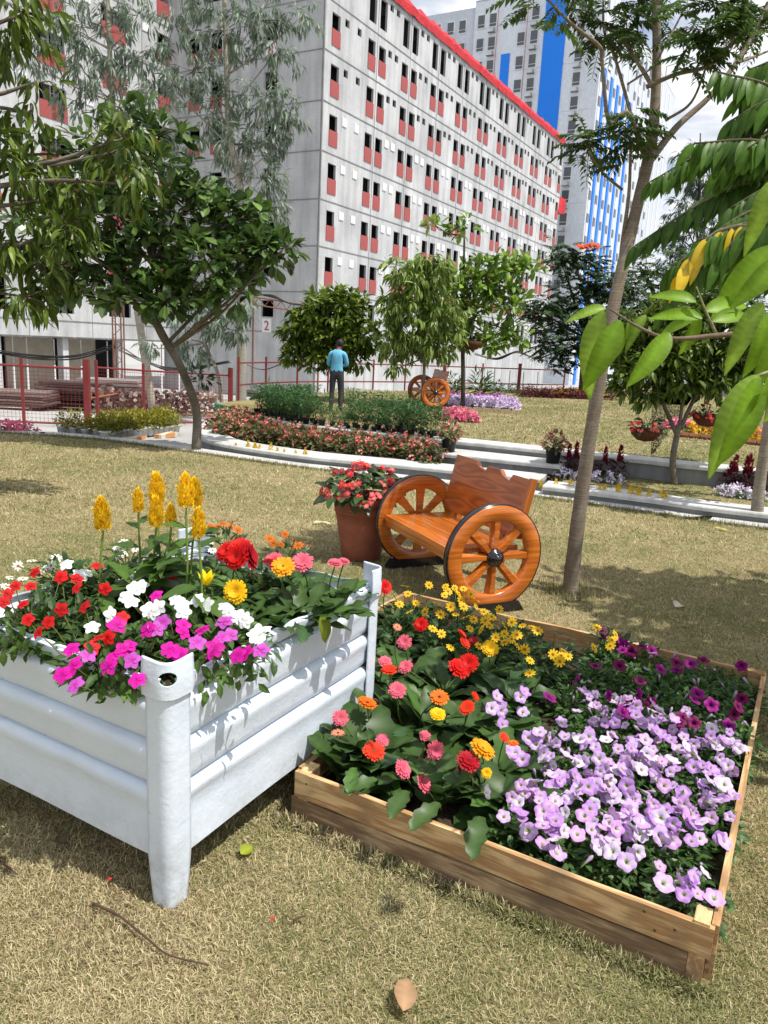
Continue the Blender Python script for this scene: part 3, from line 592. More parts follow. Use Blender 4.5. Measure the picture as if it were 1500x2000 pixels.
GER = {'red': dz((.66, .010, .008), (.5, .005, .005), (.10, .02, .015), 24, 3), 'orange': dz((.85, .20, .012), (.80, .12, .01), (.07, .03, .02), 24, 2), 'pink': dz((.80, .16, .24), (.72, .10, .16), (.5, .12, .10), 24, 3), 'scarlet': dz((.78, .045, .012), (.7, .02, .01), (.30, .10, .02), 24, 2),
       'yellow': dz((.88, .56, .01), (.86, .40, .01), (.75, .35, .02), 26, 3), 'amber': dz((.88, .36, .008), (.85, .46, .02), (.25, .10, .02), 24, 3), 'crimson': dz((.42, .008, .018), (.3, .0, .01), (.05, .01, .01), 24, 3), 'peach': dz((.75, .26, .16), (.7, .3, .18), (.06, .03, .02), 16, 1)}
ZIN = {'yellow': dz((.85, .58, .02), (.84, .46, .02), (.30, .15, .02), 9, 1, .42, .1, .26, .1), 'white': dz((.86, .86, .80), (.8, .8, .7), (.42, .22, .02), 9, 1, .42, .05, .26, .1), 'orange': dz((.66, .17, .01), (.6, .12, .01), (.35, .14, .02), 9, 1, .42, .08, .3, .2)}
GL = [leaf_tpl(w, b, f, lobed, 14, wv, .10) for w, b, f, wv in ((.44, .35, .3, .03), (.50, .5, .2, .04), (.40, .2, .35, .03))]
def green_leaf(tpl, ca, cb, mat=LEAF):
    mb = MB(); n = len(tpl[0]); mb.inst(tpl, np.eye(3)[None], np.zeros((1, 3)), shades(1, ca, cb, .05)); mb.C[-1] = mb.C[-1]*rnd(.92, 1.08, (n, 1)); return M_(mb, mat)
GLM = [green_leaf(t, (.036, .078, .018), (.055, .105, .026)) for t in GL]+[green_leaf(GL[0], (.07, .15, .03), (.09, .18, .035)), green_leaf(GL[1], (.05, .11, .04), (.07, .13, .05))]
YLM = green_leaf(leaf_tpl(.55, .5, .15, n=9, wave=.02), (.19, .24, .02), (.24, .28, .03))
def place(me, name, parent, pos, Y, Z, s):
    f = frames(np.array([Y], float), np.array([Z], float))[0]; return ob(name, me, None, parent, M=mat4(f[0], f[1], f[2], np.asarray(pos)-np.array(parent.location), s))
def flower(me, parent, pos, face, s, name='flower'):
    h = np.array([RNG.normal(), RNG.normal(), RNG.normal()]); f = frames(np.array([np.cross(face, h)]), np.array([face]))[0]
    es = me if isinstance(me, tuple) else (me,)
    o = ob(name, es[0], None, parent, M=mat4(f[0], f[1], f[2], np.asarray(pos)-np.array(parent.location), s))
    if len(es) > 1: ob('flower_centre', es[1], None, o)
    return o
STEMM = m_attr('stem', .6, .1, .2, .05)
def stem(parent, A, B, r=.0035, bow=.02, col=(.12, .17, .05), name='stem'):
    A, B = np.asarray(A, float), np.asarray(B, float); mb = MB(); mid = (A+B)/2+RNG.normal(0, bow, 3)*[1, 1, .2]; mb.tube(curve([A, mid, B], 4), r, 5, col, False); return ob(name, mb, STEMM, parent, True)
SUNF = nrm(np.array([.15, -.5, .85]))
def facing(sp=.35): return nrm(SUNF+RNG.normal(0, sp, 3))
def gerbera(label, base, fl, nleaf=10, group=None, Lr=(.14, .22), droop=0.):
    """fl: list of (position, colour, radius)"""
    base = np.asarray(base, float); t = thing('gerbera_plant', label, 'flower', base, group)
    for i in range(nleaf):
        a = 2.4*i+rnd(-.3, .3); el = rnd(.15, .95); hd = np.array([math.cos(a), math.sin(a), 0]); pa, pb = ab(base)
        if base[2] < .2 and ((pa < PLA0+.3 and hd@-D1 > .25) or (pb < PLB0+.25 and pa < 1.5 and hd@-N1 > .25)): el = rnd(1.0, 1.25)
        d = np.array([math.cos(a)*math.cos(el), math.sin(a)*math.cos(el), math.sin(el)])
        pos = base+d*rnd(.01, .05)+np.array([0, 0, rnd(.01, .05)]); place(GLM[RNG.integers(len(GLM)) if RNG.random() < .5 else RNG.integers(3)], 'leaf', t, pos, d, np.array([-d[0]*.4, -d[1]*.4, 1])+RNG.normal(0, .2, 3), rnd(*Lr))
    for p, c, r in fl:
        p = np.asarray(p, float); stem(t, base+RNG.normal(0, .012, 3)*[1, 1, 0], p-np.array([0, 0, .006])); flower(GER[c], t, p, facing(.28), r)
    return t
# ================================================================ flowers in the timber bed
def near(pts, c): return min(range(len(c)), key=lambda i: (c[i][0]-pts[0])**2+(c[i][1]-pts[1])**2)
gl = [  # photo pixel, colour, radius, height over ground
 (717, 1373, 'orange', .046, .40), (665, 1402, 'pink', .036, .36), (660, 1432, 'peach', .030, .33), (730, 1467, 'scarlet', .046, .34), (747, 1445, 'pink', .030, .36),
 (787, 1502, 'pink', .040, .32), (828, 1530, 'pink', .040, .30), (850, 1465, 'pink', .040, .34), (830, 1437, 'pink', .026, .36), (942, 1463, 'amber', .055, .38), (915, 1487, 'crimson', .050, .35), (950, 1510, 'yellow', .022, .31),
 (855, 1395, 'yellow', .036, .36), (858, 1362, 'orange', .044, .40), (912, 1382, 'scarlet', .038, .37), (897, 1305, 'red', .058, .42), (915, 1295, 'red', .050, .44), (928, 1360, 'scarlet', .024, .40),
 (776, 1348, 'pink', .042, .40), (760, 1308, 'scarlet', .040, .42), (792, 1302, 'pink', .038, .43), (752, 1292, 'pink', .034, .44), (790, 1254, 'pink', .040, .44), (822, 1220, 'red', .042, .46), (776, 1225, 'peach', .026, .46),
 (752, 1147, 'red', .046, .55), (903, 1240, 'scarlet', .036, .46), (908, 1256, 'scarlet', .036, .45), (957, 1266, 'yellow', .046, .42), (925, 1252, 'crimson', .03, .42), (985, 1440, 'scarlet', .024, .34), (1003, 1452, 'orange', .024, .32)]
gp = [(615, 1480), (690, 1470), (740, 1520), (800, 1540), (860, 1580), (930, 1580), (970, 1530), (760, 1420), (830, 1440), (900, 1440), (960, 1440), (740, 1340), (800, 1330), (870, 1370), (930, 1340), (770, 1260), (850, 1280), (930, 1280), (1000, 1380), (985, 1610), (730, 1210)]
gname = ['gerbera with limp dark leaves in a white pot against the crate', 'gerbera with orange and pink heads by the crate side', 'gerbera with a vivid scarlet head near the front board', 'gerbera with two bright pink heads at the front board', 'gerbera with big floppy leaves over the front board', 'gerbera with tall stems and a crimson head at the front', 'gerbera with a fiery amber head beside the lilac petunias', 'gerbera with an orange head high beside the white crate post', 'gerbera with ragged pink heads in mid bed', 'gerbera with a drooping yellow head in mid bed', 'gerbera with small scarlet heads next to the first petunias', 'gerbera with a deep pink head close to the crate post', 'gerbera with broad leaves behind the deep pink head', 'gerbera with a half open orange head in mid bed', 'gerbera below the pair of large red heads', 'gerbera with pale pink heads at the back of the bed', 'gerbera carrying a pair of large red heads', 'gerbera with a bright yellow head among the zinnias', 'gerbera leaf clump between red heads and lilac petunias', 'gerbera leaf clump in the front corner of the petunias', 'gerbera with a red head right behind the crate post']
gb = [G(x, y, .11) for x, y in gp]; fl = [[] for _ in gb]
for i, p in enumerate(gb):
    a, b = ab(p); lo = PLB0+.11 if a < 1.55 else PLX+.1; gb[i] = S(min(max(a, PLA0+.11), PLA1-.1), min(max(b, lo), PLB1-.1), .10)
for x, y, c, r, z in gl:
    p = G(x, y, z); a, b = ab(p); q = G(x, y+75, .11); fl[near(q, gb)].append((p, c, r*1.06))
for p, f, l in zip(gb, fl, gname): gerbera(l, p, f, 16, 'gerberas in the timber bed', (.15, .25))
gts = [o for o in bpy.data.objects if o.name.startswith('gerbera_plant') and o.get('group') == 'gerberas in the timber bed']
for bq, dn, L_ in ((.40, .0, .15), (.55, -.1, .17), (.70, .1, .17), (.86, -.05, .16), (.30, .0, .13)):
    p = S(PLA0+.07, bq+rnd(-.02, .02), .265+.03*RNG.random()); o = min(gts, key=lambda o: np.linalg.norm(np.array(o.location)-p)); place(GLM[RNG.integers(5)], 'leaf', o, p, -D1+N1*rnd(-.8, .8)-UZ*dn*.7, np.array([0, -.4, 1.]), L_)
gerbera('gerbera leaf clump pressed against the crate side', S(.98, .20, .10), [], 14, 'gerberas in the timber bed', (.18, .27)); gerbera('gerbera leaf clump in the front left corner of the bed', S(.84, .19, .10), [], 14, 'gerberas in the timber bed', (.16, .24))
# the near one stands in its white nursery pot
wp = thing('nursery_pot', 'small white plastic pot half hidden by limp gerbera leaves', 'pot', gb[0]); mb = MB(); mb.lathe([(.0, .0), (.05, 0), (.064, .115), (.068, .116), (.068, .128), (.06, .128)], gb[0]+[.03, .0, 0], 18); ob('body', mb, WHITEP, wp, True)
# --- yellow zinnias at the back left
ZF = [mound(150, .17, .26, T_OV, .065, (.03, .065, .02), (.06, .12, .03)) for _ in range(3)]; ZF = [M_(m, LEAF, False) for m in ZF]
yz = [(770, 1215), (805, 1190), (850, 1205), (890, 1200), (930, 1220), (975, 1235), (1020, 1255), (1075, 1275), (860, 1245), (915, 1250), (1040, 1300), (955, 1265), (1190, 1255)]
zb = []
for i, (x, y) in enumerate(yz):
    p = G(x, y+30, .16); a, b = ab(p); zb.append(S(min(max(a, PLA0+.2), PLA1-.1), min(max(b, PLX+.1), PLB1-.13), .10))
zt = []
zl = ['yellow zinnia clump between crate post and bench wheel', 'yellow zinnia clump left of the near wheel', 'yellow zinnia clump touching the foot of the near wheel', 'yellow zinnia clump in front of the lowest spoke', 'yellow zinnia clump below the right rim of the wheel', 'yellow zinnia clump beside the back board', 'yellow zinnia clump right of the bright yellow gerbera', 'yellow zinnia clump reaching toward the purple petunias', 'yellow zinnia clump among the back gerberas', 'yellow zinnia clump above the two large red gerberas', 'yellow zinnia clump with one low bloom beside petunias', 'yellow zinnia clump at the middle of the bed back', 'lone yellow zinnia sprig by the back board']
for i, p in enumerate(zb):
    t = thing('zinnia_plant', zl[i], 'flower', p, 'yellow zinnias in the timber bed'); zt.append(t); ob('foliage', ZF[i % 3], None, t, M=mat4([1, 0, 0], [0, 1, 0], [0, 0, 1], (0, 0, 0), rnd(.85, 1.15)))
zfl = [(755, 1142), (797, 1160), (780, 1180), (838, 1143), (870, 1145), (888, 1148), (905, 1150), (920, 1160), (868, 1163), (900, 1172), (852, 1178), (880, 1185), (905, 1185), (930, 1185), (945, 1195), (890, 1200), (910, 1205), (925, 1210), (860, 1200), (975, 1190), (1000, 1215), (1020, 1222), (1038, 1225), (1050, 1232), (985, 1222), (1010, 1240), (968, 1245), (940, 1230), (918, 1228), (880, 1265), (935, 1262), (985, 1255), (1010, 1262), (1025, 1268), (1080, 1278), (1096, 1280), (1110, 1282), (1093, 1292), (1035, 1290), (1035, 1315), (1166, 1226), (1202, 1240), (1160, 1266), (1192, 1262), (1195, 1250), (862, 1238), (845, 1228), (955, 1222), (985, 1238), (1000, 1248), (770, 1165), (800, 1195), (830, 1195), (812, 1178), (1100, 1272), (790, 1145), (895, 1160), (930, 1172), (875, 1155), (960, 1205), (990, 1205), (948, 1212)]
for x, y in zfl:
    z = rnd(.34, .42); p = G(x, y, z); a, b = ab(p); q = G(x, y+60, .12); i = near(q, zb)
    flower(ZIN['yellow'], zt[i], p, facing(.4), rnd(.026, .036)); stem(zt[i], zb[i]+RNG.normal(0, .04, 3)*[1, 1, 0]+[0, 0, .06], p, .002, .015)
# --- petunias: lilac in front right, purple behind
PF = [M_(mound(230, .15, .15, T_OV, .042, (.035, .085, .02), (.085, .17, .035), squash=1.), LEAF, False) for _ in range(4)]
NUMW = 'one two three four five six seven eight nine ten eleven twelve'.split()
def petunia_patch(a0, a1, b0, b1, step, flowers, nfl, label, group, cat='flower', z=.10, dens=None, hz=(.15, .215), sz=(.022, .038)):
    out = []
    na, nb = int(round((a1-a0)/step))+1, int(round((b1-b0)/step))+1
    for ia, a in enumerate(np.linspace(a0, a1, na)):
        for ib_, b in enumerate(np.linspace(b0, b1, nb)):
            p = S(a+RNG.normal(0, .02), b+RNG.normal(0, .02), z)
            t = thing('petunia_plant', f'{label}, row {NUMW[ia]} from front, {NUMW[nb-1-ib_]} from right board', cat, p, group); out.append(t)
            an = rnd(0, 6.28); ob('foliage', PF[RNG.integers(4)], None, t, M=mat4([math.cos(an), math.sin(an), 0], [-math.sin(an), math.cos(an), 0], [0, 0, 1], (0, 0, 0), rnd(.85, 1.1)))
            k = int(RNG.poisson(nfl if dens is None else nfl*dens(a, b)))
            for _ in range(k):
                r_ = rnd(0, .14); th = rnd(0, 6.28); h = rnd(*hz); q = p+np.array([r_*math.cos(th), r_*math.sin(th), h])-D1*.045
                flower(flowers[RNG.integers(len(flowers))], t, q, nrm(np.array([.05, -.45, .8])+RNG.normal(0, .38 if RNG.random() < .7 else .9, 3)), rnd(*sz))
            for _ in range(1 if flowers is PUR else 3):
                r_ = rnd(0, .15); th = rnd(0, 6.28); flower(BUD, t, p+np.array([r_*math.cos(th), r_*math.sin(th), rnd(.13, .21)]), nrm(np.array([0, -.3, .8])+RNG.normal(0, .5, 3)), rnd(.028, .042), 'bud')
    return out
petunia_patch(PLA0+.215, 2.05, .98, PLB1-.14, .165, LIL, 7.5, 'lilac petunia', 'lilac petunias in the timber bed', dens=lambda a, b: 1.25 if a < 1.6 else .75)
petunia_patch(2.0, PLA1-.13, .85, PLB1-.12, .165, PUR, .85, 'dark purple petunia at back', 'purple petunias in the timber bed', hz=(.17, .24), sz=(.032, .042))
for i, (x, y) in enumerate(((968, 1366), (985, 1390), (1030, 1365), (1045, 1440), (1000, 1480))):
    q = G(x, y, .28); p = q.copy(); p[2] = .10; t = thing('petunia_plant', ('lilac petunia shoot straying furthest left among the gerberas', 'lilac petunia shoot below the furthest left one', 'lilac petunia shoot next to the first purple bloom', 'lilac petunia shoot beside the large petunia mass', 'lilac petunia shoot right of the fiery amber gerbera')[i], 'flower', p, 'stray lilac petunias'); ob('foliage', PF[i % 4], None, t, M=mat4([1, 0, 0], [0, 1, 0], [0, 0, 1], (0, 0, 0), .6))
    for k in range(3): flower(LIL[k], t, q+RNG.normal(0, .03, 3), facing(.3), .036)
q = G(1272, 1268, .36)
# ================================================================ flowers in the steel crate
ZS = .78
CEL = []
def plume(L, R, ca, cb, n=330):
    mb = MB(); t = RNG.random(n)**.8; a = rnd(0, 6.28, n); r = R*np.clip(np.sin(np.pi*(t*.80+.20))**.8, .05, 1)*rnd(.4, 1.1, n)
    P = np.c_[r*np.cos(a), r*np.sin(a), t*L]; D = nrm(np.c_[np.cos(a)*.5, np.sin(a)*.5, np.ones(n)]+RNG.normal(0, .2, (n, 3)))
    leaves(mb, T_TINY, P, D, np.c_[np.cos(a), np.sin(a), np.zeros(n)], L*.17*rnd(.7, 1.3, n), shades(n, ca, cb, .12), 1.3)
    for k in range(7):
        a_ = k*.9; c = np.array([math.cos(a_), math.sin(a_), 0])*R*.75
        m = 24; tt = RNG.random(m); P = c*(1-tt[:, None]*.5)+np.c_[np.zeros((m, 2)), tt*L*.30+.02]+RNG.normal(0, R*.16, (m, 3)); leaves(mb, T_TINY, P, nrm(c/R+UZ*1.2+RNG.normal(0, .3, (m, 3))), rdir(m), L*.13, shades(m, ca, cb, .12), 1.3)
    return mb
PLY = [M_(plume(1, .23, (.86, .52, .006), (.95, .72, .04)), PETAL, False) for _ in range(3)]
CLF = [green_leaf(leaf_tpl(.42, .4, .2, n=6, wave=.02), (.06, .13, .02), (.10, .19, .03)), green_leaf(leaf_tpl(.38, .25, .25, n=6, wave=.015), (.045, .10, .02), (.06, .12, .025))]
def celosia(label, base, tips, group=None, nleaf=12, Ls=(.13, .21)):
    base = np.asarray(base, float); t = thing('celosia_plant', label, 'flower', base, group)
    for p, L in tips:
        p = np.asarray(p, float); stem(t, base+RNG.normal(0, .02, 3)*[1, 1, 0], p, .005, .012, (.17, .24, .05)); o = place(PLY[RNG.integers(3)], 'plume', t, p, np.array([1., .1, 0]), np.array([RNG.normal(0, .08), RNG.normal(0, .08), 1]), L)
        for i in range(nleaf//2+3):
            f = rnd(.25, .92); a = rnd(0, 6.28); q = base*(1-f)+p*f; d = np.array([math.cos(a), math.sin(a), rnd(-.1, .7)]); place(CLF[i % 2], 'leaf', t, q, d, np.array([0, 0, 1.])+RNG.normal(0, .2, 3), rnd(*Ls)*(1.15-.5*f))
    for i in range(nleaf):
        a = 2.4*i; d = np.array([math.cos(a), math.sin(a), rnd(.0, .5)]); place(CLF[i % 2], 'leaf', t, base+UZ*rnd(.05, .18), d, np.array([0, 0, 1.])+RNG.normal(0, .2, 3), rnd(*Ls))
    return t
def plm(pts, Y): return [(AY(x, yb, Y+dy), (yb-yt)/F_PX*(Y+dy)*1.05) for x, yt, yb, dy in pts]
celosia('celosia with one tall yellow plume at the left end of the row', [*AY(207, 1150, 3.0)[:2], ZS], plm([(201, 975, 1036, 0)], 3.0), nleaf=8)
celosia('celosia with a short yellow plume left of the double one', [*AY(280, 1130, 3.15)[:2], ZS], plm([(270, 958, 1000, 0)], 3.15))
celosia('celosia with stacked yellow plumes in the middle of the row', [*AY(318, 1130, 3.1)[:2], ZS], plm([(307, 928, 985, .1), (305, 975, 1030, 0), (334, 988, 1030, -.05)], 3.1), nleaf=11)
celosia('celosia with the twin yellow plumes at the right end', [*AY(370, 1160, 3.0)[:2], ZS], plm([(363, 932, 992, 0), (382, 938, 990, .12)], 3.0), nleaf=11)
celosia('celosia with one low yellow plume facing the gerberas', [*AY(388, 1165, 2.9)[:2], ZS], plm([(388, 996, 1050, 0)], 2.9))
# impatiens
IF_ = [M_(mound(190, .17, .17, T_OV, .062, (.045, .095, .022), (.09, .17, .035), stemcol=(.22, .12, .06)), LEAF, False) for _ in range(4)]
IFD = [M_(mound(190, .17, .17, T_OV, .060, (.028, .06, .016), (.06, .12, .025), stemcol=(.22, .08, .05)), LEAF, False) for _ in range(2)]
imp = [('red', (60, 1200), .95, 'red impatiens at the left edge of the crate'), ('red', (140, 1200), .95, 'red impatiens left of the white blooms'), ('red', (20, 1235), .9, 'red impatiens leafy clump over the crate rim'), ('red', (200, 1250), .95, 'red impatiens below the white blooms'), ('white', (150, 1120), .95, 'white impatiens with zinnias at the back left of the crate'), ('white', (265, 1150), .97, 'white impatiens in the middle below the celosias'), ('white', (340, 1150), 1.0, 'white impatiens right below the celosia plumes'), ('white', (360, 1190), .95, 'white impatiens behind the magenta blooms'), ('white', (470, 1215), .93, 'white impatiens at the right rim by the gerberas'),
       ('magenta', (165, 1285), .93, 'magenta impatiens trailing over the left rim'), ('magenta', (245, 1270), .95, 'magenta impatiens left of the corner post'), ('magenta', (350, 1240), .97, 'magenta impatiens behind the corner post'), ('magenta', (430, 1245), .95, 'magenta impatiens right of the corner post'), ('violet', (300, 1235), .96, 'pale violet impatiens amid the magenta ones'), ('white', (410, 1130), .95, 'leafy white impatiens behind the low yellow plume'), ('white', (330, 1090), .95, 'leafy white impatiens hidden behind the celosia stems'), ('red', (230, 1110), .95, 'leafy red impatiens at the back of the crate'), ('white', (430, 1180), .95, 'leafy white impatiens beside the golden gerbera'), ('red', (520, 1120), .95, 'leafy red impatiens behind the red gerberas')]
ib = []; it = []
for c, (x, y), z, l in imp:
    p = G(x, y+25, .84); a, b = ab(p); p = S(min(max(a, .08), CA-.1), min(max(b, -CB+.08), -.06), ZS); ib.append(p)
    t = thing('impatiens_plant', l, 'flower', p, 'impatiens in the steel crate'); it.append(t); src = IFD if c == 'red' else IF_
    ob('foliage', src[RNG.integers(len(src))], None, t, M=mat4([1, 0, 0], [0, 1, 0], [0, 0, 1], (0, 0, 0), rnd(.85, 1.05)))
impf = {'red': [(15, 1160), (30, 1145), (60, 1145), (68, 1118), (120, 1190), (122, 1125), (150, 1148), (165, 1185), (118, 1128), (55, 1210), (95, 1215), (150, 1130), (212, 1245), (195, 1245), (335, 1125), (190, 1105), (205, 1150), (5, 1175), (75, 1235), (240, 1205), (180, 1265), (45, 1180)],
        'white': [(130, 1103), (155, 1125), (165, 1120), (267, 1128), (262, 1150), (245, 1165), (255, 1175), (320, 1120), (345, 1115), (350, 1120), (300, 1195), (310, 1185), (355, 1180), (385, 1172), (405, 1182), (180, 1225), (215, 1200), (505, 1235), (500, 1245), (515, 1230), (445, 1195), (465, 1205), (440, 1185), (358, 1195), (290, 1190), (345, 1172), (275, 1145), (480, 1212)],
        'magenta': [(140, 1268), (145, 1300), (122, 1318), (240, 1270), (225, 1280), (212, 1302), (268, 1328), (358, 1235), (357, 1222), (305, 1163), (340, 1272), (352, 1280), (415, 1275), (420, 1265), (465, 1280), (480, 1275), (228, 1222), (395, 1230), (288, 1230), (250, 1262), (330, 1268)],
        'violet': [(438, 1215), (450, 1240), (385, 1255), (172, 1280), (258, 1290), (148, 1338), (305, 1228), (435, 1245), (318, 1215), (510, 1270)]}
for c, pts in impf.items():
    for x, y in pts:
        z = np.interp(y, [1100, 1230, 1340], [1.0, .99, .87]); p = G(x, y, z); same = [i for i, q in enumerate(imp) if q[0] == c or (c == 'violet' and q[0] == 'magenta')]
        i = same[near(p, [ib[j] for j in same])]; flower(IMP[c][RNG.integers(2)], it[i], p, nrm(np.array([0, -.65, .7])+RNG.normal(0, .3, 3)), rnd(.029, .036)*(.84 if c == 'red' else 1))
        stem(it[i], ib[i]*.35+p*.65-UZ*.04, p, .0018, .004, (.16, .18, .05))
# little leafy sprays hanging over the rims
for x, y, l in ((45, 1255, 'far left'), (255, 1320, 'left of the post'), (210, 1310, 'under the magenta blooms'), (410, 1310, 'right of the post'), (480, 1300, 'near the white blooms')):
    i = near(G(x, y, .87), ib); mb = MB(); n = 22; c = G(x, y, .86); P = c+RNG.normal(0, 1, (n, 3))*[.04, .04, .035]; P -= 0*N1
    leaves(mb, T_OV, P, nrm(RNG.normal(0, .5, (n, 3))+[0, -.3, -.6]), nrm(np.array([0, -1, .5])+RNG.normal(0, .3, (n, 3))), .05*rnd(.7, 1.2, n), shades(n, (.045, .09, .02), (.09, .16, .03))); ob('hanging_spray', mb, LEAF, it[i])['kind'] = 'stuff'
# gerberas and small zinnias of the crate
def gc(label, base, fls, n=10): gerbera(label, [*G(*base, .84)[:2], ZS], [(G(x, y, z), c, r*1.12) for x, y, c, r, z in fls], n+3, 'gerberas in the steel crate', (.13, .20))
gc('gerbera with three deep red heads in the crate', (480, 1160), [(462, 1088, 'red', .052, 1.10), (487, 1085, 'crimson', .060, 1.10), (470, 1070, 'red', .05, 1.12), (443, 1078, 'red', .046, 1.10)])
gc('gerbera with a yellow amber head in the crate', (545, 1175), [(553, 1107, 'amber', .046, 1.06), (530, 1098, 'scarlet', .04, 1.06)])
gc('gerbera with a full pink head in the crate', (590, 1160), [(590, 1098, 'pink', .046, 1.07), (535, 1095, 'pink', .036, 1.07)])
gc('gerbera with pink heads next to the far corner post', (660, 1170), [(655, 1100, 'pink', .034, 1.02), (672, 1096, 'pink', .026, 1.02)])
gc('gerbera with a large golden yellow head in the crate', (470, 1225), [(460, 1155, 'yellow', .046, 1.0)])
gc('gerbera leaf clump at the right rim of the crate', (600, 1210), [], 12); gc('gerbera leaf clump spilling by the far corner post', (655, 1195), [], 12); gc('gerbera leaf clump behind the white impatiens rim', (540, 1215), [], 9)
t = [o for o in bpy.data.objects if o.name.startswith('gerbera_plant') and o.get('label', '').startswith('gerbera leaf clump at the right rim')][0]
place(YLM, 'yellowing_leaf', t, G(625, 1205, .90), G(652, 1250, .80)-G(625, 1205, .90), np.array([.5, -.6, .5]), .13)
yb_ = [*G(402, 1165, .9)[:2], ZS]; t = thing('tulip_flower', 'upright bright yellow cupped flower among the white impatiens', 'flower', yb_); stem(t, yb_, G(402, 1140, 1.02), .004)
cup = MB()
for k in range(6):
    a = k*math.pi/3; V, F, sh = leaf_tpl(.55, -.5, .5, n=5); ca, sa = math.cos(a), math.sin(a); V = V[:, [0, 2, 1]]*[1, 1, 1]; cup.add((V+[0, .12, 0])@np.array([[ca, sa, 0], [-sa, ca, 0], [0, 0, 1.]]), F, (.88, .66, .01))
flower(M_(cup, PETAL), t, G(402, 1142, 1.02), nrm([.1, -.2, 1]), .055, 'flower')
for lab, c, base, pts in (('white zinnia sprays at the far left of the crate', 'white', (90, 1130), [(62, 1095), (100, 1105), (45, 1130), (20, 1128), (85, 1112), (110, 1090), (12, 1145), (35, 1105)]), ('white zinnia sprays behind the celosia leaves', 'white', (250, 1110), [(232, 1088), (245, 1080), (228, 1070), (265, 1072), (415, 1075), (410, 1060), (240, 1060)]),
                          ('orange zinnias behind the gerberas of the crate', 'orange', (560, 1110), [(527, 1052), (557, 1043), (550, 1062), (583, 1065), (605, 1065), (535, 1060), (575, 1055), (560, 1070)]), ('faded orange zinnias right of the celosia plumes', 'orange', (440, 1080), [(410, 1030), (435, 1022), (455, 1018), (465, 1035), (425, 1028), (450, 1028)])):
    p = [*G(*base, .88)[:2], ZS]; a, b = ab(p); p = S(min(a, CA-.08), max(min(b, -.05), -CB+.05), ZS); t = thing('zinnia_plant', lab, 'flower', p); ob('foliage', ZF[0], None, t, M=mat4([1, 0, 0], [0, 1, 0], [0, 0, 1], (0, 0, 0), .85))
    for x, y in pts: q = AY(x, y, p[1]+RNG.normal(0, .05)); flower(ZIN[c], t, q, facing(.4), rnd(.020, .028)); stem(t, np.array(p)+[0, 0, .1], q, .002, .01)
# ================================================================ begonia in the terracotta pot
def begonia_leafmesh(ca, cb): return green_leaf(leaf_tpl(.8, .35, .2, lambda t: math.sin(math.pi*min(.98, t**.6))**.6, 6, .03), ca, cb, LEAFS)
BGL = [begonia_leafmesh((.035, .09, .02), (.06, .13, .03)), begonia_leafmesh((.05, .075, .025), (.07, .09, .03)), begonia_leafmesh((.10, .16, .05), (.13, .19, .06))]
BGF = [M_(impatiens((.72, .03, .06), (.6, .3, .05)), PETAL), M_(impatiens((.75, .10, .14), (.7, .5, .1)), PETAL)]
def begonia(label, c, R, H, nl, nf, group=None, L=(.09, .14), name='begonia_plant'):
    t = thing(name, label, 'flower', c, group)
    for i in range(nl):
        d = rdir(1)[0]; d[2] = abs(d[2]); p = c+d*[R, R, H]*rnd(.55, 1); o = nrm(d*[1, 1, .2]+RNG.normal(0, .3, 3)); place(BGL[RNG.integers(3)], 'leaf', t, p, o, nrm([d[0]*.4, d[1]*.4-.2, 1]+RNG.normal(0, .2, 3)), rnd(*L))
    for i in range(10):
        d = rdir(1)[0]; d[2] = abs(d[2])+.3; stem(t, c, c+d*[R*.8, R*.8, H*.8], .005, .02, (.20, .10, .05))
    for i in range(nf):
        d = rdir(1)[0]; d[2] = abs(d[2]); d[1] = -abs(d[1])*.9 if RNG.random() < .6 else d[1]; p = c+d*[R*1.05, R*1.05, H*1.08]
        for k in range(3): flower(BGF[RNG.integers(2)], t, p+RNG.normal(0, .018, 3), nrm(d+[0, -.4, .4]+RNG.normal(0, .3, 3)), rnd(.022, .032))
    return t
begonia('red begonia with glossy leaves growing in the terracotta pot', PP+UZ*.57, .38, .32, 130, 44)
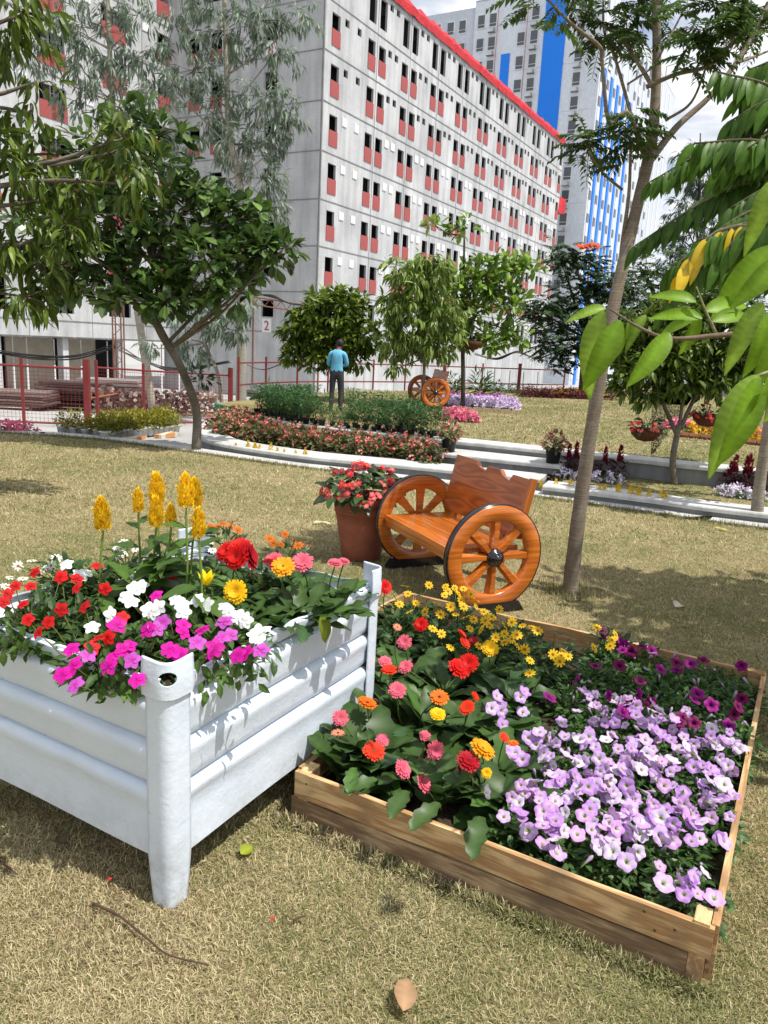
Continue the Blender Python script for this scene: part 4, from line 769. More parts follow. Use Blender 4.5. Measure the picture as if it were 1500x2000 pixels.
# ================================================================ trees
def bark(parent, name, P, R, col, k=8, n=6, knob=0.):
    P = curve(P, n); R = np.interp(np.linspace(0, 1, len(P)), np.linspace(0, 1, len(R)), R); R = R*(1+knob*RNG.normal(0, 1, len(R)))
    mb = MB(); mb.tube(P, R, k, col); mb.C[-1] = mb.C[-1]*rnd(.85, 1.15, (len(mb.C[-1]), 1)); return ob(name, mb, BARK, parent, True)
def crown(clusters, tpl, L, ca, cb, per=7, droop=.2, fan=.9, spread=.03, wid=1., up=.5, twig=None, top=None):
    """clusters: (centre, radii, twigs). Rosettes of leaves at twig ends spread through each clump"""
    mb = MB(); tw = MB()
    for c, r, nt in clusters:
        c = np.asarray(c, float); r = np.asarray(r, float)*np.ones(3); d = rdir(nt); f = RNG.random(nt)**.42
        P = c+d*r*f[:, None]; ax = nrm(d*[1, 1, .7]+[0, 0, up]+RNG.normal(0, .35, (nt, 3))-np.array([0, 0, droop*.4]))
        if twig:
            for i in range(0, nt, 2):
                tw.tube([c+(P[i]-c)*.15, c+(P[i]-c)*.6+RNG.normal(0, .03, 3), P[i]], [twig*1.5, twig, twig*.5], 3, (.10, .08, .05), False)
        a = rnd(0, 6.28, (nt, per)); h = rdir(nt); u = nrm(np.cross(ax, h)); w = np.cross(ax, u)
        rad = u[:, None]*np.cos(a)[..., None]+w[:, None]*np.sin(a)[..., None]; fn = fan*rnd(.5, 1.3, (nt, per))
        D = ax[:, None]*np.cos(fn)[..., None]+rad*np.sin(fn)[..., None]-np.array([0, 0, 1.])*droop*rnd(.5, 1.5, (nt, per))[..., None]; D = nrm(D.reshape(-1, 3))
        Q = (P[:, None]+ax[:, None]*rnd(-.5, .5, (nt, per, 1))*spread*6+rad*spread).reshape(-1, 3); n = len(Q)
        Nh = nrm(np.array([0, 0, 1.])+rad.reshape(-1, 3)*.3+RNG.normal(0, .3, (n, 3)))
        tone = np.repeat(rnd(.8, 1.2, nt), per)[:, None]
        leaves(mb, tpl, Q, D, Nh, L*rnd(.65, 1.25, n), shades(n, ca, cb)*tone, wid)
    return mb, tw
def tree(name, label, base, trunk, R, col, clusters, tpl, L, ca, cb, mat=LEAF, limbs=True, cat='tree', group=None, lr=.03, jn=None, **kw):
    t = thing(name, label, cat, base, group); bark(t, 'trunk', trunk, R, col)
    cr, tw = crown(clusters, tpl, L, ca, cb, **kw)
    o = ob('crown', cr, mat, t); o['kind'] = 'stuff'
    if tw.n: ob('twigs', tw, BARK, t)['kind'] = 'stuff'
    if limbs:
        T = curve(trunk, 6); T = T[len(T)//2:]
        for c, r, nt in clusters:
            c = np.asarray(c, float); j = T[np.argmin(np.linalg.norm(T-(c-[0, 0, .4*np.linalg.norm(c-T[-1])]), axis=1))]; m_ = (j+c)/2+RNG.normal(0, .08, 3)*np.linalg.norm(c-j)*.5
            bark(t, 'limb', [j, m_, c], [lr, lr*.7, lr*.35], col, 6, 4)
    return t
def cl(lst, Y, s=1.):
    """photo pixel clumps (x, y, radius px, depth offset) -> (centre, radius in metres, twigs)"""
    out = []
    for x, y, r, dy, n in lst: Yd = Y+dy; m_ = r/F_PX*Yd; out.append((AY(x, y, Yd), (m_, m_*1.1, m_*.8), int(n*s)))
    return out
BKG = (.20, .165, .125); BKD = (.075, .062, .048)
# --- dark glossy tree at the left path
b = G(383, 880); tr = [b, AY(383, 800, b[1]), AY(352, 715, b[1]), AY(315, 650, b[1]), AY(290, 590, b[1]), AY(300, 520, b[1]+.2)]
tree('broadleaf_tree', 'leaning dark glossy tree standing where the path meets the lawn', b, tr, [.085, .075, .07, .075, .06, .04], (.13, .11, .085),
     cl([(300, 500, 80, 0, 38), (200, 520, 85, .2, 37), (130, 470, 70, -.2, 27), (400, 520, 80, -.2, 38), (480, 500, 60, 0, 28), (530, 490, 42, -.3, 14), (450, 430, 55, .2, 23), (340, 420, 80, .3, 35), (230, 420, 85, 0, 35), (160, 360, 70, .3, 26), (290, 330, 70, 0, 26), (200, 290, 60, .2, 19), (310, 265, 45, .1, 11), (260, 230, 35, .2, 7), (330, 570, 60, -.3, 26), (250, 580, 55, -.2, 22), (450, 575, 42, -.4, 16), (120, 560, 55, .1, 16), (70, 420, 60, .3, 18), (390, 350, 45, .2, 13), (480, 420, 35, .1, 9), (555, 485, 22, -.3, 4)], b[1]),
     T_OBOV, .26, (.028, .065, .018), (.12, .20, .045), LEAFS, per=9, droop=.12, fan=1.0, wid=1.05, twig=.008, lr=.035)
sp = AY(385, 745, b[1]); t = [o for o in bpy.data.objects if o.get('label', '').startswith('leaning dark glossy')][0]
cr, _ = crown([(sp+np.array([.1, -.05, .1]), .18, 9)], T_OBOV, .17, (.015, .04, .014), (.04, .09, .02), per=5); ob('side_shoot', cr, LEAFS, t)
# --- mango tree reaching in from the left
b = np.array([-5.4, 8.2, 0.]); Y = 8.6
tr = [b, b+[.05, 0, 1.2], b+[.2, .1, 2.4], b+[.5, .2, 3.6], b+[.8, .3, 5.]]
tree('mango_tree', 'mango tree with drooping bright leaves reaching in from the left edge', b, tr, [.14, .12, .10, .08, .04], (.12, .10, .08),
     cl([(40, 330, 80, 0, 25), (110, 300, 60, .3, 8), (210, 300, 60, .1, 8), (240, 270, 45, .2, 12), (60, 220, 70, 0, 8), (30, 470, 75, 0, 25), (90, 520, 60, .2, 16), (50, 580, 40, -.1, 12), (150, 380, 50, .2, 13), (255, 360, 45, 0, 10), (130, 440, 50, 0, 13), (40, 30, 60, -.4, 19), (10, 90, 40, -.4, 9), (-110, 300, 100, 0, 33), (-110, 490, 100, .2, 33), (-190, 90, 120, 0, 37), (-160, 350, 130, .6, 37), (70, 160, 40, .2, 3)], Y),
     T_LONG, .21, (.05, .095, .012), (.16, .22, .025), LEAF, per=7, droop=.75, fan=.95, twig=.008, up=.3, lr=.035)
# --- eucalyptus trees
def euc(label, base, trunk, R, cls, Y, col=(.36, .33, .27), s=1.): return tree('eucalyptus_tree', label, base, trunk, R, col, cl(cls, Y, s*.72), T_NARR, .30, (.12, .165, .12), (.27, .33, .25), LEAF, per=12, droop=.9, fan=.8, wid=1.35, twig=.008, lr=.028, spread=.05, cat='tree', group='eucalyptus trees by the building')
Y = 23.; b = AY(470, 795, Y); b[2] = ground_z(Y)
euc('tall eucalyptus with a bare pale trunk beside the red fence', b, [b, AY(472, 700, Y), AY(470, 600, Y), AY(474, 440, Y), AY(466, 345, Y), AY(448, 260, Y), AY(442, 120, Y), AY(436, -60, Y), AY(432, -200, Y)], [.17, .15, .13, .11, .10, .085, .07, .05, .03],
    [(440, 60, 75, 0, 55), (340, 40, 70, .3, 40), (380, 140, 60, 0, 40), (500, 40, 60, -.3, 36), (540, 100, 50, 0, 28), (520, 190, 60, -.2, 42), (570, 220, 35, -.3, 20), (430, 200, 50, 0, 36), (400, 260, 55, .2, 36), (480, 280, 60, 0, 44), (530, 260, 45, -.2, 28), (510, 350, 50, -.2, 34), (530, 410, 40, -.2, 26), (420, 360, 35, .3, 20), (330, 180, 50, .3, 26), (400, -60, 90, 0, 50), (520, -60, 80, 0, 40), (590, 30, 35, -.2, 14), (300, 110, 45, .3, 20)], Y)
Y = 24.; b = AY(300, 760, Y); b[2] = ground_z(Y)
euc('eucalyptus with hanging foliage at the top left by the facade', b, [b, AY(268, 600, Y), AY(240, 400, Y), AY(220, 200, Y), AY(210, 0, Y), AY(205, -150, Y)], [.13, .12, .10, .08, .06, .03],
    [(200, 60, 70, 0, 44), (130, 90, 60, .2, 34), (260, 120, 55, 0, 30), (190, 160, 60, 0, 36), (110, 30, 60, .2, 26), (270, 30, 40, -.2, 18), (230, 210, 40, 0, 18), (150, 200, 40, 0, 18), (200, -60, 100, 0, 46), (60, 100, 50, .2, 24), (340, 300, 40, 0, 16), (290, 190, 35, 0, 14)], Y)
Y = 21.5; b = AY(437, 798, Y); b[2] = ground_z(Y)
euc('slender young eucalyptus leaning left of the pale trunk', b, [b, AY(425, 730, Y), AY(400, 670, Y), AY(392, 600, Y), AY(400, 540, Y)], [.06, .05, .045, .035, .02],
    [(390, 600, 45, 0, 26), (360, 660, 38, .1, 20), (420, 620, 35, 0, 18), (440, 640, 35, -.2, 20), (400, 560, 40, .1, 20), (470, 610, 32, -.2, 18), (355, 610, 30, .2, 12), (300, 680, 24, .3, 9), (385, 690, 24, 0, 9), (465, 650, 24, -.1, 12)], Y, (.26, .24, .2))
# --- small trees on the raised lawn
Y = 21.; b = AY(668, 760, Y); b[2] = .415
tree('broadleaf_tree', 'round dense dark green tree right behind the man', b, [b, AY(666, 700, Y), AY(655, 650, Y)], [.07, .06, .04], BKD,
     cl([(650, 640, 60, 0, 90), (600, 650, 45, 0, 60), (700, 655, 45, 0, 60), (640, 600, 45, 0, 60), (680, 600, 38, 0, 44), (620, 690, 40, 0, 50), (690, 690, 36, -.1, 40), (580, 680, 26, 0, 22), (650, 690, 40, .2, 44), (600, 615, 30, 0, 26), (728, 672, 24, 0, 14), (672, 715, 18, .1, 8), (560, 640, 18, 0, 10), (615, 580, 20, 0, 10), (700, 585, 20, 0, 12), (655, 572, 18, 0, 10), (568, 700, 16, 0, 7), (735, 640, 14, 0, 6)], Y), T_OV, .24, (.035, .075, .012), (.22, .30, .035), LEAF, per=8, droop=.3, fan=1., wid=.8)
Y = 20.; b = AY(828, 800, Y); b[2] = .415
tree('mango_tree', 'small mango tree with hanging yellow green leaves in the bed', b, [b, AY(828, 740, Y), AY(830, 660, Y), AY(825, 600, Y)], [.045, .04, .035, .02], BKG,
     cl([(820, 560, 55, 0, 60), (790, 530, 40, 0, 36), (850, 530, 45, 0, 40), (815, 620, 55, 0, 60), (775, 600, 40, 0, 36), (860, 610, 45, -.1, 44), (800, 670, 40, 0, 36), (850, 670, 40, 0, 36), (765, 680, 26, -.1, 16), (880, 650, 26, 0, 16), (760, 650, 24, 0, 12), (830, 510, 30, 0, 20), (775, 720, 16, -.1, 7)], Y), T_LONG, .24, (.08, .14, .02), (.27, .35, .08), LEAF, per=10, droop=.8, fan=.9)
Y = 21.; b = AY(905, 785, Y); b[2] = .415
tree('almond_tree', 'airy tree with big bright green leaves in tiers before the facade', b, [b, AY(904, 700, Y), AY(902, 620, Y), AY(906, 520, Y), AY(907, 450, Y)], [.06, .055, .05, .035, .02], BKD,
     cl([(907, 445, 26, 0, 7), (850, 440, 22, 0, 5), (950, 540, 40, 0, 22), (1000, 520, 40, 0, 22), (1035, 515, 22, 0, 8), (920, 540, 34, 0, 16), (940, 600, 40, 0, 26), (1000, 590, 38, 0, 22), (900, 600, 34, 0, 20), (960, 660, 36, 0, 26), (1010, 650, 24, 0, 12), (900, 660, 34, 0, 20), (880, 560, 28, 0, 14), (980, 560, 30, 0, 16)], Y), T_OBOV, .27, (.08, .17, .025), (.25, .38, .06), LEAF, per=7, droop=.05, fan=1.2, twig=.012)
Y = 21.; b = AY(828, 790, Y+4); b[2] = .3
# --- pinnate fronds
def frond(mb, P, d, L, pairs, leafL, leafW, col, droop=.3, tpl=T_DIA, sag=.3, nh=None):
    d = nrm(d); side = nrm(np.cross(d, UZ)+1e-4); s = np.linspace(.12, 1, pairs); C = P+np.outer(s*L, d)-np.outer(sag*L*s*s, UZ)
    for sg in (-1, 1):
        D = nrm(side*sg*.85+d*.45-UZ*droop+RNG.normal(0, .07, (pairs, 3))); n = len(C)
        leaves(mb, tpl, C, D, nrm(UZ+side*sg*.15*0+RNG.normal(0, .12, (n, 3))), leafL*np.interp(s, [0, .5, 1], [.75, 1, .6])*rnd(.9, 1.1, n), shades(n, np.array(col)*.8, np.array(col)*1.2, .12), leafW)
    mb.tube([P, P+d*L*.5-UZ*sag*L*.25, P+d*L-UZ*sag*L], [.004, .003, .002], 3, (.10, .13, .04), False)
def frond_clump(mb, c, r, n, L, pairs, leafL, leafW, ca, cb, **k):
    for i in range(n):
        d = rdir(1)[0]; d[2] = d[2]*.55+.12; p = np.asarray(c)+rdir(1)[0]*r*RNG.random()**.5; frond(mb, p, d, L*rnd(.7, 1.2), pairs, leafL, leafW, shades(1, ca, cb, .15)[0], **k)
# slender tree of the near lawn
b = G(1113, 1160); Y = b[1]
t = thing('slender_tree', 'slender tree with smooth grey trunk and open crown right of the bench', 'tree', b); TC = (.205, .165, .125)
bark(t, 'trunk', [b-[0, 0, .05], b+[0, 0, .08], AY(1125, 1050, Y), AY(1150, 870, Y), AY(1190, 640, Y), AY(1228, 470, Y+.1), AY(1262, 330, Y+.2), AY(1277, 240, Y+.25), AY(1283, 100, Y+.3), AY(1280, 0, Y+.3), AY(1275, -160, Y+.4), AY(1260, -400, Y+.5)], [.088, .068, .062, .056, .052, .048, .046, .042, .034, .03, .022, .008], TC, 12, 6, .02)
def br(pts, R, Yd=None, dY=0.):
    n = len(pts); P = [AY(x, y, Y+.2+dY*i/(n-1)) for i, (x, y) in enumerate(pts)]; bark(t, 'branch', P, R, TC, 7, 6); return P
br([(1205, 590), (1215, 480), (1228, 380), (1232, 280)], [.02, .018, .014, .01], dY=-.2)
br([(1262, 325), (1320, 250), (1385, 190), (1440, 120), (1475, 60), (1500, 10), (1530, -60)], [.03, .026, .022, .019, .016, .014, .01], dY=.4)
br([(1440, 122), (1470, 112), (1500, 100)], [.013, .01, .008], dY=.3); br([(1262, 170), (1320, 145), (1380, 130), (1420, 95), (1435, 70)], [.018, .016, .014, .012, .008], dY=-.4)
br([(1380, 130), (1350, 200), (1300, 235)], [.008, .01, .012]); br([(1275, 170), (1225, 90), (1180, 50), (1145, 20)], [.018, .015, .012, .008], dY=.4); br([(1262, 300), (1225, 220), (1190, 240), (1176, 120), (1170, 90), (1120, 50), (1070, 0)], [.02, .018, .016, .014, .014, .012, .008], dY=-.4)
br([(1245, 270), (1230, 215), (1200, 110), (1180, 60), (1178, -20)], [.016, .014, .012, .01, .006], dY=.5); br([(1225, 165), (1270, 135), (1275, 130)], [.008, .008, .007]); br([(1285, 115), (1320, 50), (1335, 20)], [.01, .008, .006], dY=.3); br([(1215, 370), (1180, 340), (1150, 295)], [.012, .01, .008], dY=-.3); br([(1262, 290), (1235, 272), (1215, 262)], [.014, .012, .01], dY=-.2)
FR = MB(); ca, cb = (.035, .075, .016), (.085, .15, .03)
for x, y, r, n, dy in ((1140, 280, 26, 15, -.2), (1170, 268, 22, 9, -.3), (1235, 250, 36, 18, -.3), (1260, 270, 24, 9, -.1), (1220, 300, 18, 6, -.2), (1220, 20, 55, 26, .2), (1150, 10, 45, 18, .3), (1180, 60, 40, 16, .3), (1250, 50, 40, 16, 0), (1330, 25, 40, 16, .3), (1210, 100, 30, 10, .3), (1360, 95, 32, 14, -.2), (1385, 75, 26, 10, -.2), (1350, 125, 24, 9, -.1), (1420, 45, 42, 18, -.3), (1430, 20, 40, 14, .3), (1470, 40, 45, 20, .4), (1490, 60, 30, 10, .4), (1080, 0, 34, 12, -.3), (1030, 5, 22, 6, -.4), (1100, -60, 60, 14, 0), (1250, -80, 100, 30, .3), (1400, -60, 80, 24, .3), (1520, 0, 60, 18, .5), (1420, 70, 26, 9, -.3)):
    frond_clump(FR, AY(x, y, Y+.2+dy), r/F_PX*Y*1.05, max(3, int(n*.75)), .25, 8, .095, 1.05, ca, cb, droop=.35, sag=.3)
ob('crown', FR, LEAF, t)['kind'] = 'stuff'
# branch tree at the right: rows of drooping leaves close to the camera
b = np.array([2.75, 3.05, 0.]); t = thing('custard_apple_tree', 'tree at the right edge with rows of large drooping bright leaves', 'tree', b)
bark(t, 'trunk', [b-[0, 0, .04], b+[.0, 0, .7], b+[-.05, .1, 1.6], b+[.05, .2, 2.6], b+[.1, .3, 3.7]], [.075, .065, .06, .05, .03], BKG, 10)
LEAFB = m_attr('big_leaf', .45, .38, .3, .12)
LV = {'a': green_leaf(leaf_tpl(.35, .42, .40, lambda q: math.sin(math.pi*min(.99, q**.85))**.75, 26, 0, .10), (.13, .25, .012), (.17, .30, .018), LEAFB), 'b': green_leaf(leaf_tpl(.31, .6, .5, lambda q: math.sin(math.pi*min(.99, q**.85))**.75, 26, 0, .12), (.17, .28, .03), (.21, .32, .04), LEAFB), 'y': green_leaf(leaf_tpl(.38, .4, .3, n=8), (.60, .42, .015), (.68, .48, .02), LEAFS), 'd': green_leaf(leaf_tpl(.30, .35, .3, lambda q: math.sin(math.pi*min(.99, q**.85))**.75, 8), (.035, .095, .010), (.06, .13, .015), LEAFB), 'r': green_leaf(leaf_tpl(.31, .3, .3, lambda q: math.sin(math.pi*min(.99, q**.85))**.75, 8), (.075, .17, .012), (.11, .21, .016), LEAFB)}
def bigleaf(x0, y0, x1, y1, Yd, k='a', dY=0., tilt=0., w=1.):
    Yd *= 1.3; A, B = AY(x0, y0, Yd), AY(x1, y1, Yd+dY); o = place(LV[k], 'leaf', t, A, B-A, np.array([tilt, -.8, .55]), float(np.linalg.norm(B-A))); return o
# near branch with its big leaves, each read from the photograph
NB = [b+[-.02, .05, 1.25], AY(1600, 620, 2.925), AY(1500, 645, 2.600), AY(1400, 655, 2.535), AY(1310, 661, 2.535), AY(1250, 640, 2.574), AY(1190, 603, 2.626)]
bark(t, 'branch', NB, [.03, .016, .011, .009, .007, .005, .003], (.16, .12, .085), 7, 6)
bark(t, 'twig', [AY(1400, 655, 2.535), AY(1375, 600, 2.548), AY(1360, 560, 2.561)], [.006, .004, .003], (.2, .2, .09), 6, 4)
bark(t, 'twig', [b+[0, 0, 1.3], AY(1760, 640, 2.860), AY(1600, 690, 2.275), AY(1478, 735, 2.054)], [.02, .012, .008, .004], (.2, .2, .09), 6, 4)
for q in ((1183, 602, 1125, 605, 2.02, 'b', -.05, .2), (1180, 605, 1122, 758, 2.0, 'b', -.04, -.5), (1212, 625, 1152, 748, 1.96, 'a', -.06, .1), (1218, 640, 1180, 730, 2.06, 'a', .02, .3), (1262, 615, 1222, 665, 2.02, 'b', -.04, -.3), (1228, 625, 1228, 668, 2.06, 'a', .0, .2), (1308, 650, 1252, 735, 1.93, 'a', -.10, .3), (1360, 590, 1285, 560, 1.95, 'a', .0, .0), (1372, 622, 1285, 600, 1.97, 'a', .0, .0), (1355, 625, 1280, 645, 2.0, 'a', .05, .0), (1365, 615, 1342, 695, 2.02, 'a', .0, .2), (1375, 608, 1476, 575, 1.98, 'a', .02, .2),
          (1390, 628, 1480, 598, 1.96, 'a', .02, .1), (1490, 590, 1420, 698, 1.85, 'b', -.05, -.3), (1500, 560, 1450, 580, 1.9, 'a', .0, .0), (1540, 500, 1450, 580, 1.85, 'a', -.05, .2), (1500, 610, 1482, 728, 1.8, 'a', -.05, .2), (1530, 620, 1500, 760, 1.75, 'a', -.05, .2), (1482, 732, 1380, 880, 1.55, 'b', -.08, -.5), (1478, 738, 1442, 898, 1.52, 'a', -.08, .2), (1500, 735, 1482, 850, 1.5, 'a', .0, .4), (1512, 350, 1465, 465, 2.0, 'b', -.05, -.2), (1560, 700, 1520, 830, 1.6, 'a', 0, .1), (1510, 480, 1400, 600, 1.98, 'a', -.02, 0)): bigleaf(*q[:7], q[7])
# rows: a branch with paired hanging leaves
def row(P0, P1, n, L, kinds='ad', sag=.12):
    A, B = np.asarray(P0, float), np.asarray(P1, float); C = curve([A, (A+B)/2+UZ*sag*.5, B], 12); bark(t, 'branch', [A, (A+B)/2+UZ*sag*.5, B], [.012, .008, .004], (.11, .10, .06), 6, 6); s = np.linspace(.08, 1, n); d = nrm(B-A); side = nrm(np.cross(d, UZ))
    for i, f in enumerate(s):
        p = C[min(int(f*(len(C)-1)), len(C)-1)]; sg = 1 if i % 2 else -1; D = nrm(side*sg*.45+d*.25-UZ*.85+RNG.normal(0, .12, 3)); k = kinds[RNG.integers(len(kinds))]
        place(LV[k], 'leaf', t, p, D, nrm(side*sg*.7+UZ*.5+np.array([0, -.5, .1])+RNG.normal(0, .15, 3)), L*rnd(.85, 1.15)*(1-.25*f*f))
TT = lambda z: b+np.array([.03, .15, z])
for x0, y0, x1, y1, Ya, Yb, n, L, k in ((1620, 260, 1400, 140, 3.9, 4.0, 22, .16, 'rrdd'), (1600, 200, 1420, 240, 3.7, 4.0, 20, .17, 'rd'), (1620, 330, 1355, 280, 3.6, 3.8, 24, .17, 'rd'), (1560, 250, 1270, 355, 3.9, 4.0, 26, .16, 'rrd'), (1560, 330, 1240, 480, 3.8, 4.1, 34, .15, 'dd'), (1570, 380, 1310, 525, 3.4, 3.5, 26, .16, 'ddr'), (1450, 440, 1320, 540, 3.3, 3.35, 13, .17, 'yyr'), (1530, 430, 1390, 520, 3.2, 3.3, 14, .16, 'rd'), (1600, 480, 1360, 470, 3.3, 3.6, 20, .16, 'dd'), (1420, 490, 1290, 610, 3.3, 3.4, 14, .13, 'dr'), (1620, 140, 1465, 135, 4.0, 4.2, 14, .15, 'r'), (1560, 520, 1440, 440, 3.2, 3.3, 10, .15, 'yyr'), (1620, 170, 1440, 190, 4.0, 4.1, 16, .16, 'rd'), (1630, 300, 1400, 330, 3.7, 3.9, 22, .17, 'dr'), (1620, 360, 1420, 410, 3.5, 3.6, 18, .16, 'rd'), (1600, 420, 1400, 440, 3.9, 4.2, 20, .16, 'dd'), (1560, 300, 1330, 420, 4.2, 4.4, 24, .16, 'dr'), (1580, 540, 1420, 530, 3.6, 3.8, 14, .16, 'dr'), (1640, 230, 1460, 290, 3.6, 3.6, 14, .17, 'r')):
    row(AY(x0, y0, Ya), AY(x1, y1, Yb), int(n*1.8), L*.95, k); p = AY(x0, y0, Ya); bark(t, 'limb', [b+[.05, .2, min(3.4, max(1.4, p[2]-.5))], (b+[.05, .2, p[2]]+p)/2, p], [.022, .016, .012], (.13, .11, .075), 6, 4)
# the part of that crown that hangs out of the picture and shades the lawn
cr, tw = crown([(b+[1.2, .5, 3.7], (1., .9, .5), 110), (b+[2.2, .4, 3.8], (1., .9, .5), 120), (b+[1.7, 1.4, 4.1], (1., 1., .5), 150), (b+[2.8, 1.2, 4.0], (1.1, 1., .6), 150), (b+[2.2, 2.2, 4.5], (1., .9, .5), 130), (b+[3.4, 2.1, 4.4], (1., 1., .6), 130), (b+[1.5, 2.3, 4.7], (.8, .8, .4), 60)], T_LONG, .20, (.04, .10, .012), (.09, .17, .02), per=8, droop=.6, twig=.01, wid=1.4); ob('crown', cr, LEAF, t)['kind'] = 'stuff'; ob('twigs', tw, BARK, t)['kind'] = 'stuff'
for dx_ in ((1.2, .5, 3.7), (2.2, .4, 3.8), (1.7, 1.4, 4.1), (2.8, 1.2, 4.0), (2.2, 2.2, 4.5), (3.4, 2.1, 4.4), (1.5, 2.3, 4.7)): bark(t, 'limb', [b+[.05, .2, 2.5], b+np.array(dx_)*[.5, .5, .85], b+np.array(dx_)], [.03, .022, .012], BKG, 6, 4)
# young tree in the strip, with hanging baskets
b = G(1318, 946, .12); b[2] = .11; Y = b[1]
t2 = tree('young_tree', 'young forked tree in the grass strip holding hanging baskets', b, [b-[0, 0, .02], AY(1314, 900, Y), AY(1322, 850, Y), AY(1326, 830, Y)], [.055, .05, .048, .045], (.14, .115, .09),
     cl([(1300, 690, 60, 0, 90), (1250, 720, 45, -.1, 60), (1360, 680, 60, 0, 80), (1420, 700, 60, .1, 70), (1240, 680, 40, .1, 46), (1330, 740, 45, -.1, 46), (1400, 745, 40, 0, 40), (1290, 630, 45, .1, 50), (1360, 620, 50, 0, 50), (1470, 680, 50, .1, 50), (1220, 750, 26, 0, 20), (1450, 740, 36, 0, 30), (1270, 770, 22, -.1, 14), (1440, 630, 45, 0, 40), (1400, 580, 40, .1, 26), (1240, 630, 30, 0, 22)], Y), T_OV, .15, (.035, .075, .012), (.20, .28, .04), LEAF, limbs=False, per=10, droop=.45, fan=1., wid=.8)
for pts, R in (([(1322, 850), (1300, 800), (1283, 762), (1265, 720)], [.035, .03, .026, .014]), ([(1326, 835), (1332, 790), (1330, 745), (1325, 690)], [.03, .024, .02, .012]), ([(1328, 840), (1350, 790), (1372, 750), (1400, 715)], [.035, .03, .026, .014]), ([(1372, 750), (1362, 735), (1350, 690)], [.02, .016, .01])):
    bark(t2, 'branch', [AY(x, y, Y) for x, y in pts], R, (.11, .09, .07), 7, 5)
# trunk at the right edge, crown above
b = G(1478, 1020); Y = b[1]
tree('slender_tree', 'pale slender trunk at the right edge in front of the low wall', b, [b-[0, 0, .04], AY(1482, 960, Y), AY(1495, 870, Y), AY(1512, 760, Y), AY(1530, 640, Y), AY(1545, 500, Y)], [.085, .075, .068, .062, .055, .04], (.25, .215, .17),
     cl([(1580, 520, 90, 0, 40), (1640, 450, 110, .3, 40), (1560, 420, 80, .2, 30), (1600, 330, 90, .2, 30)], Y), T_OV, .16, (.03, .07, .014), (.09, .15, .025), LEAF, per=8, droop=.4)
# far trees at the right: tulip tree with orange flowers, others
def pinn_tree(name, label, x, yb, Y, zb, pts, L=.5, ca=(.022, .05, .02), cb=(.06, .11, .035), h=None):
    b = AY(x, yb, Y); b[2] = zb; t = thing(name, label, 'tree', b); mb = MB(); tp = AY(pts[0][0], pts[0][1], Y); bark(t, 'trunk', [b, (b*.6+tp*.4), tp], [.14, .11, .05], BKD)
    for px_, py_, r, n in pts:
        c = AY(px_, py_, Y+RNG.normal(0, .4)); frond_clump(mb, c, r/F_PX*Y, int(n*2.2), L, 7, L*.42, 1.35, ca, cb, droop=.35, sag=.3, tpl=T_DIA); bark(t, 'limb', [b*.4+tp*.6, (b*.2+tp*.3+c*.5), c], [.05, .035, .015], BKD, 5, 3)
    ob('crown', mb, LEAF, t)['kind'] = 'stuff'; return t
t = pinn_tree('tulip_tree', 'dark tulip tree with orange red flowers behind the slender trunk', 1140, 735, 30., -.2, [(1150, 560, 45, 44), (1100, 510, 34, 24), (1090, 490, 22, 12), (1150, 510, 30, 22), (1100, 600, 45, 40), (1060, 620, 34, 28), (1160, 620, 45, 40), (1120, 660, 45, 40), (1070, 670, 34, 26), (1190, 560, 40, 34), (1210, 620, 40, 34), (1230, 560, 36, 26), (1150, 690, 40, 30), (1210, 680, 40, 28), (1040, 600, 20, 10), (1100, 700, 30, 18)])
for x, y in ((1133, 480), (1158, 477), (1140, 483), (1150, 480), (1166, 480)): flower(M_(impatiens((.60, .07, .02), (.6, .2, .02)), PETAL), t, AY(x, y, 29.5), nrm([0, -.6, .8]), .17)
pinn_tree('broadleaf_tree', 'mid green bushy tree far right beyond the raised lawn', 1290, 740, 34., -.2, [(1300, 560, 50, 40), (1260, 520, 40, 28), (1340, 530, 45, 32), (1390, 560, 45, 34), (1290, 610, 50, 40), (1350, 610, 50, 40), (1420, 600, 45, 34), (1460, 560, 50, 34), (1270, 660, 40, 30), (1250, 600, 36, 28), (1480, 620, 45, 30), (1330, 660, 40, 30), (1400, 660, 40, 30)], .55, (.035, .07, .025), (.10, .16, .05))
Y = 40.; b = AY(1360, 730, Y); b[2] = -1.5
tree('casuarina_tree', 'wispy grey green tree far behind the frond rows', b, [b, AY(1362, 600, Y), AY(1365, 400, Y), AY(1368, 260, Y)], [.2, .17, .1, .03], BKD, cl([(1370, 300, 34, 0, 40), (1350, 350, 40, 0, 46), (1390, 360, 36, 0, 40), (1340, 420, 45, 0, 50), (1400, 440, 45, 0, 46), (1360, 480, 50, 0, 56), (1320, 510, 40, 0, 40), (1420, 510, 45, 0, 46), (1340, 300, 22, 0, 18), (1300, 450, 26, 0, 20)], Y), T_NARR, .42, (.05, .075, .05), (.11, .15, .10), LEAF, per=12, droop=.8, fan=.8, lr=.04)
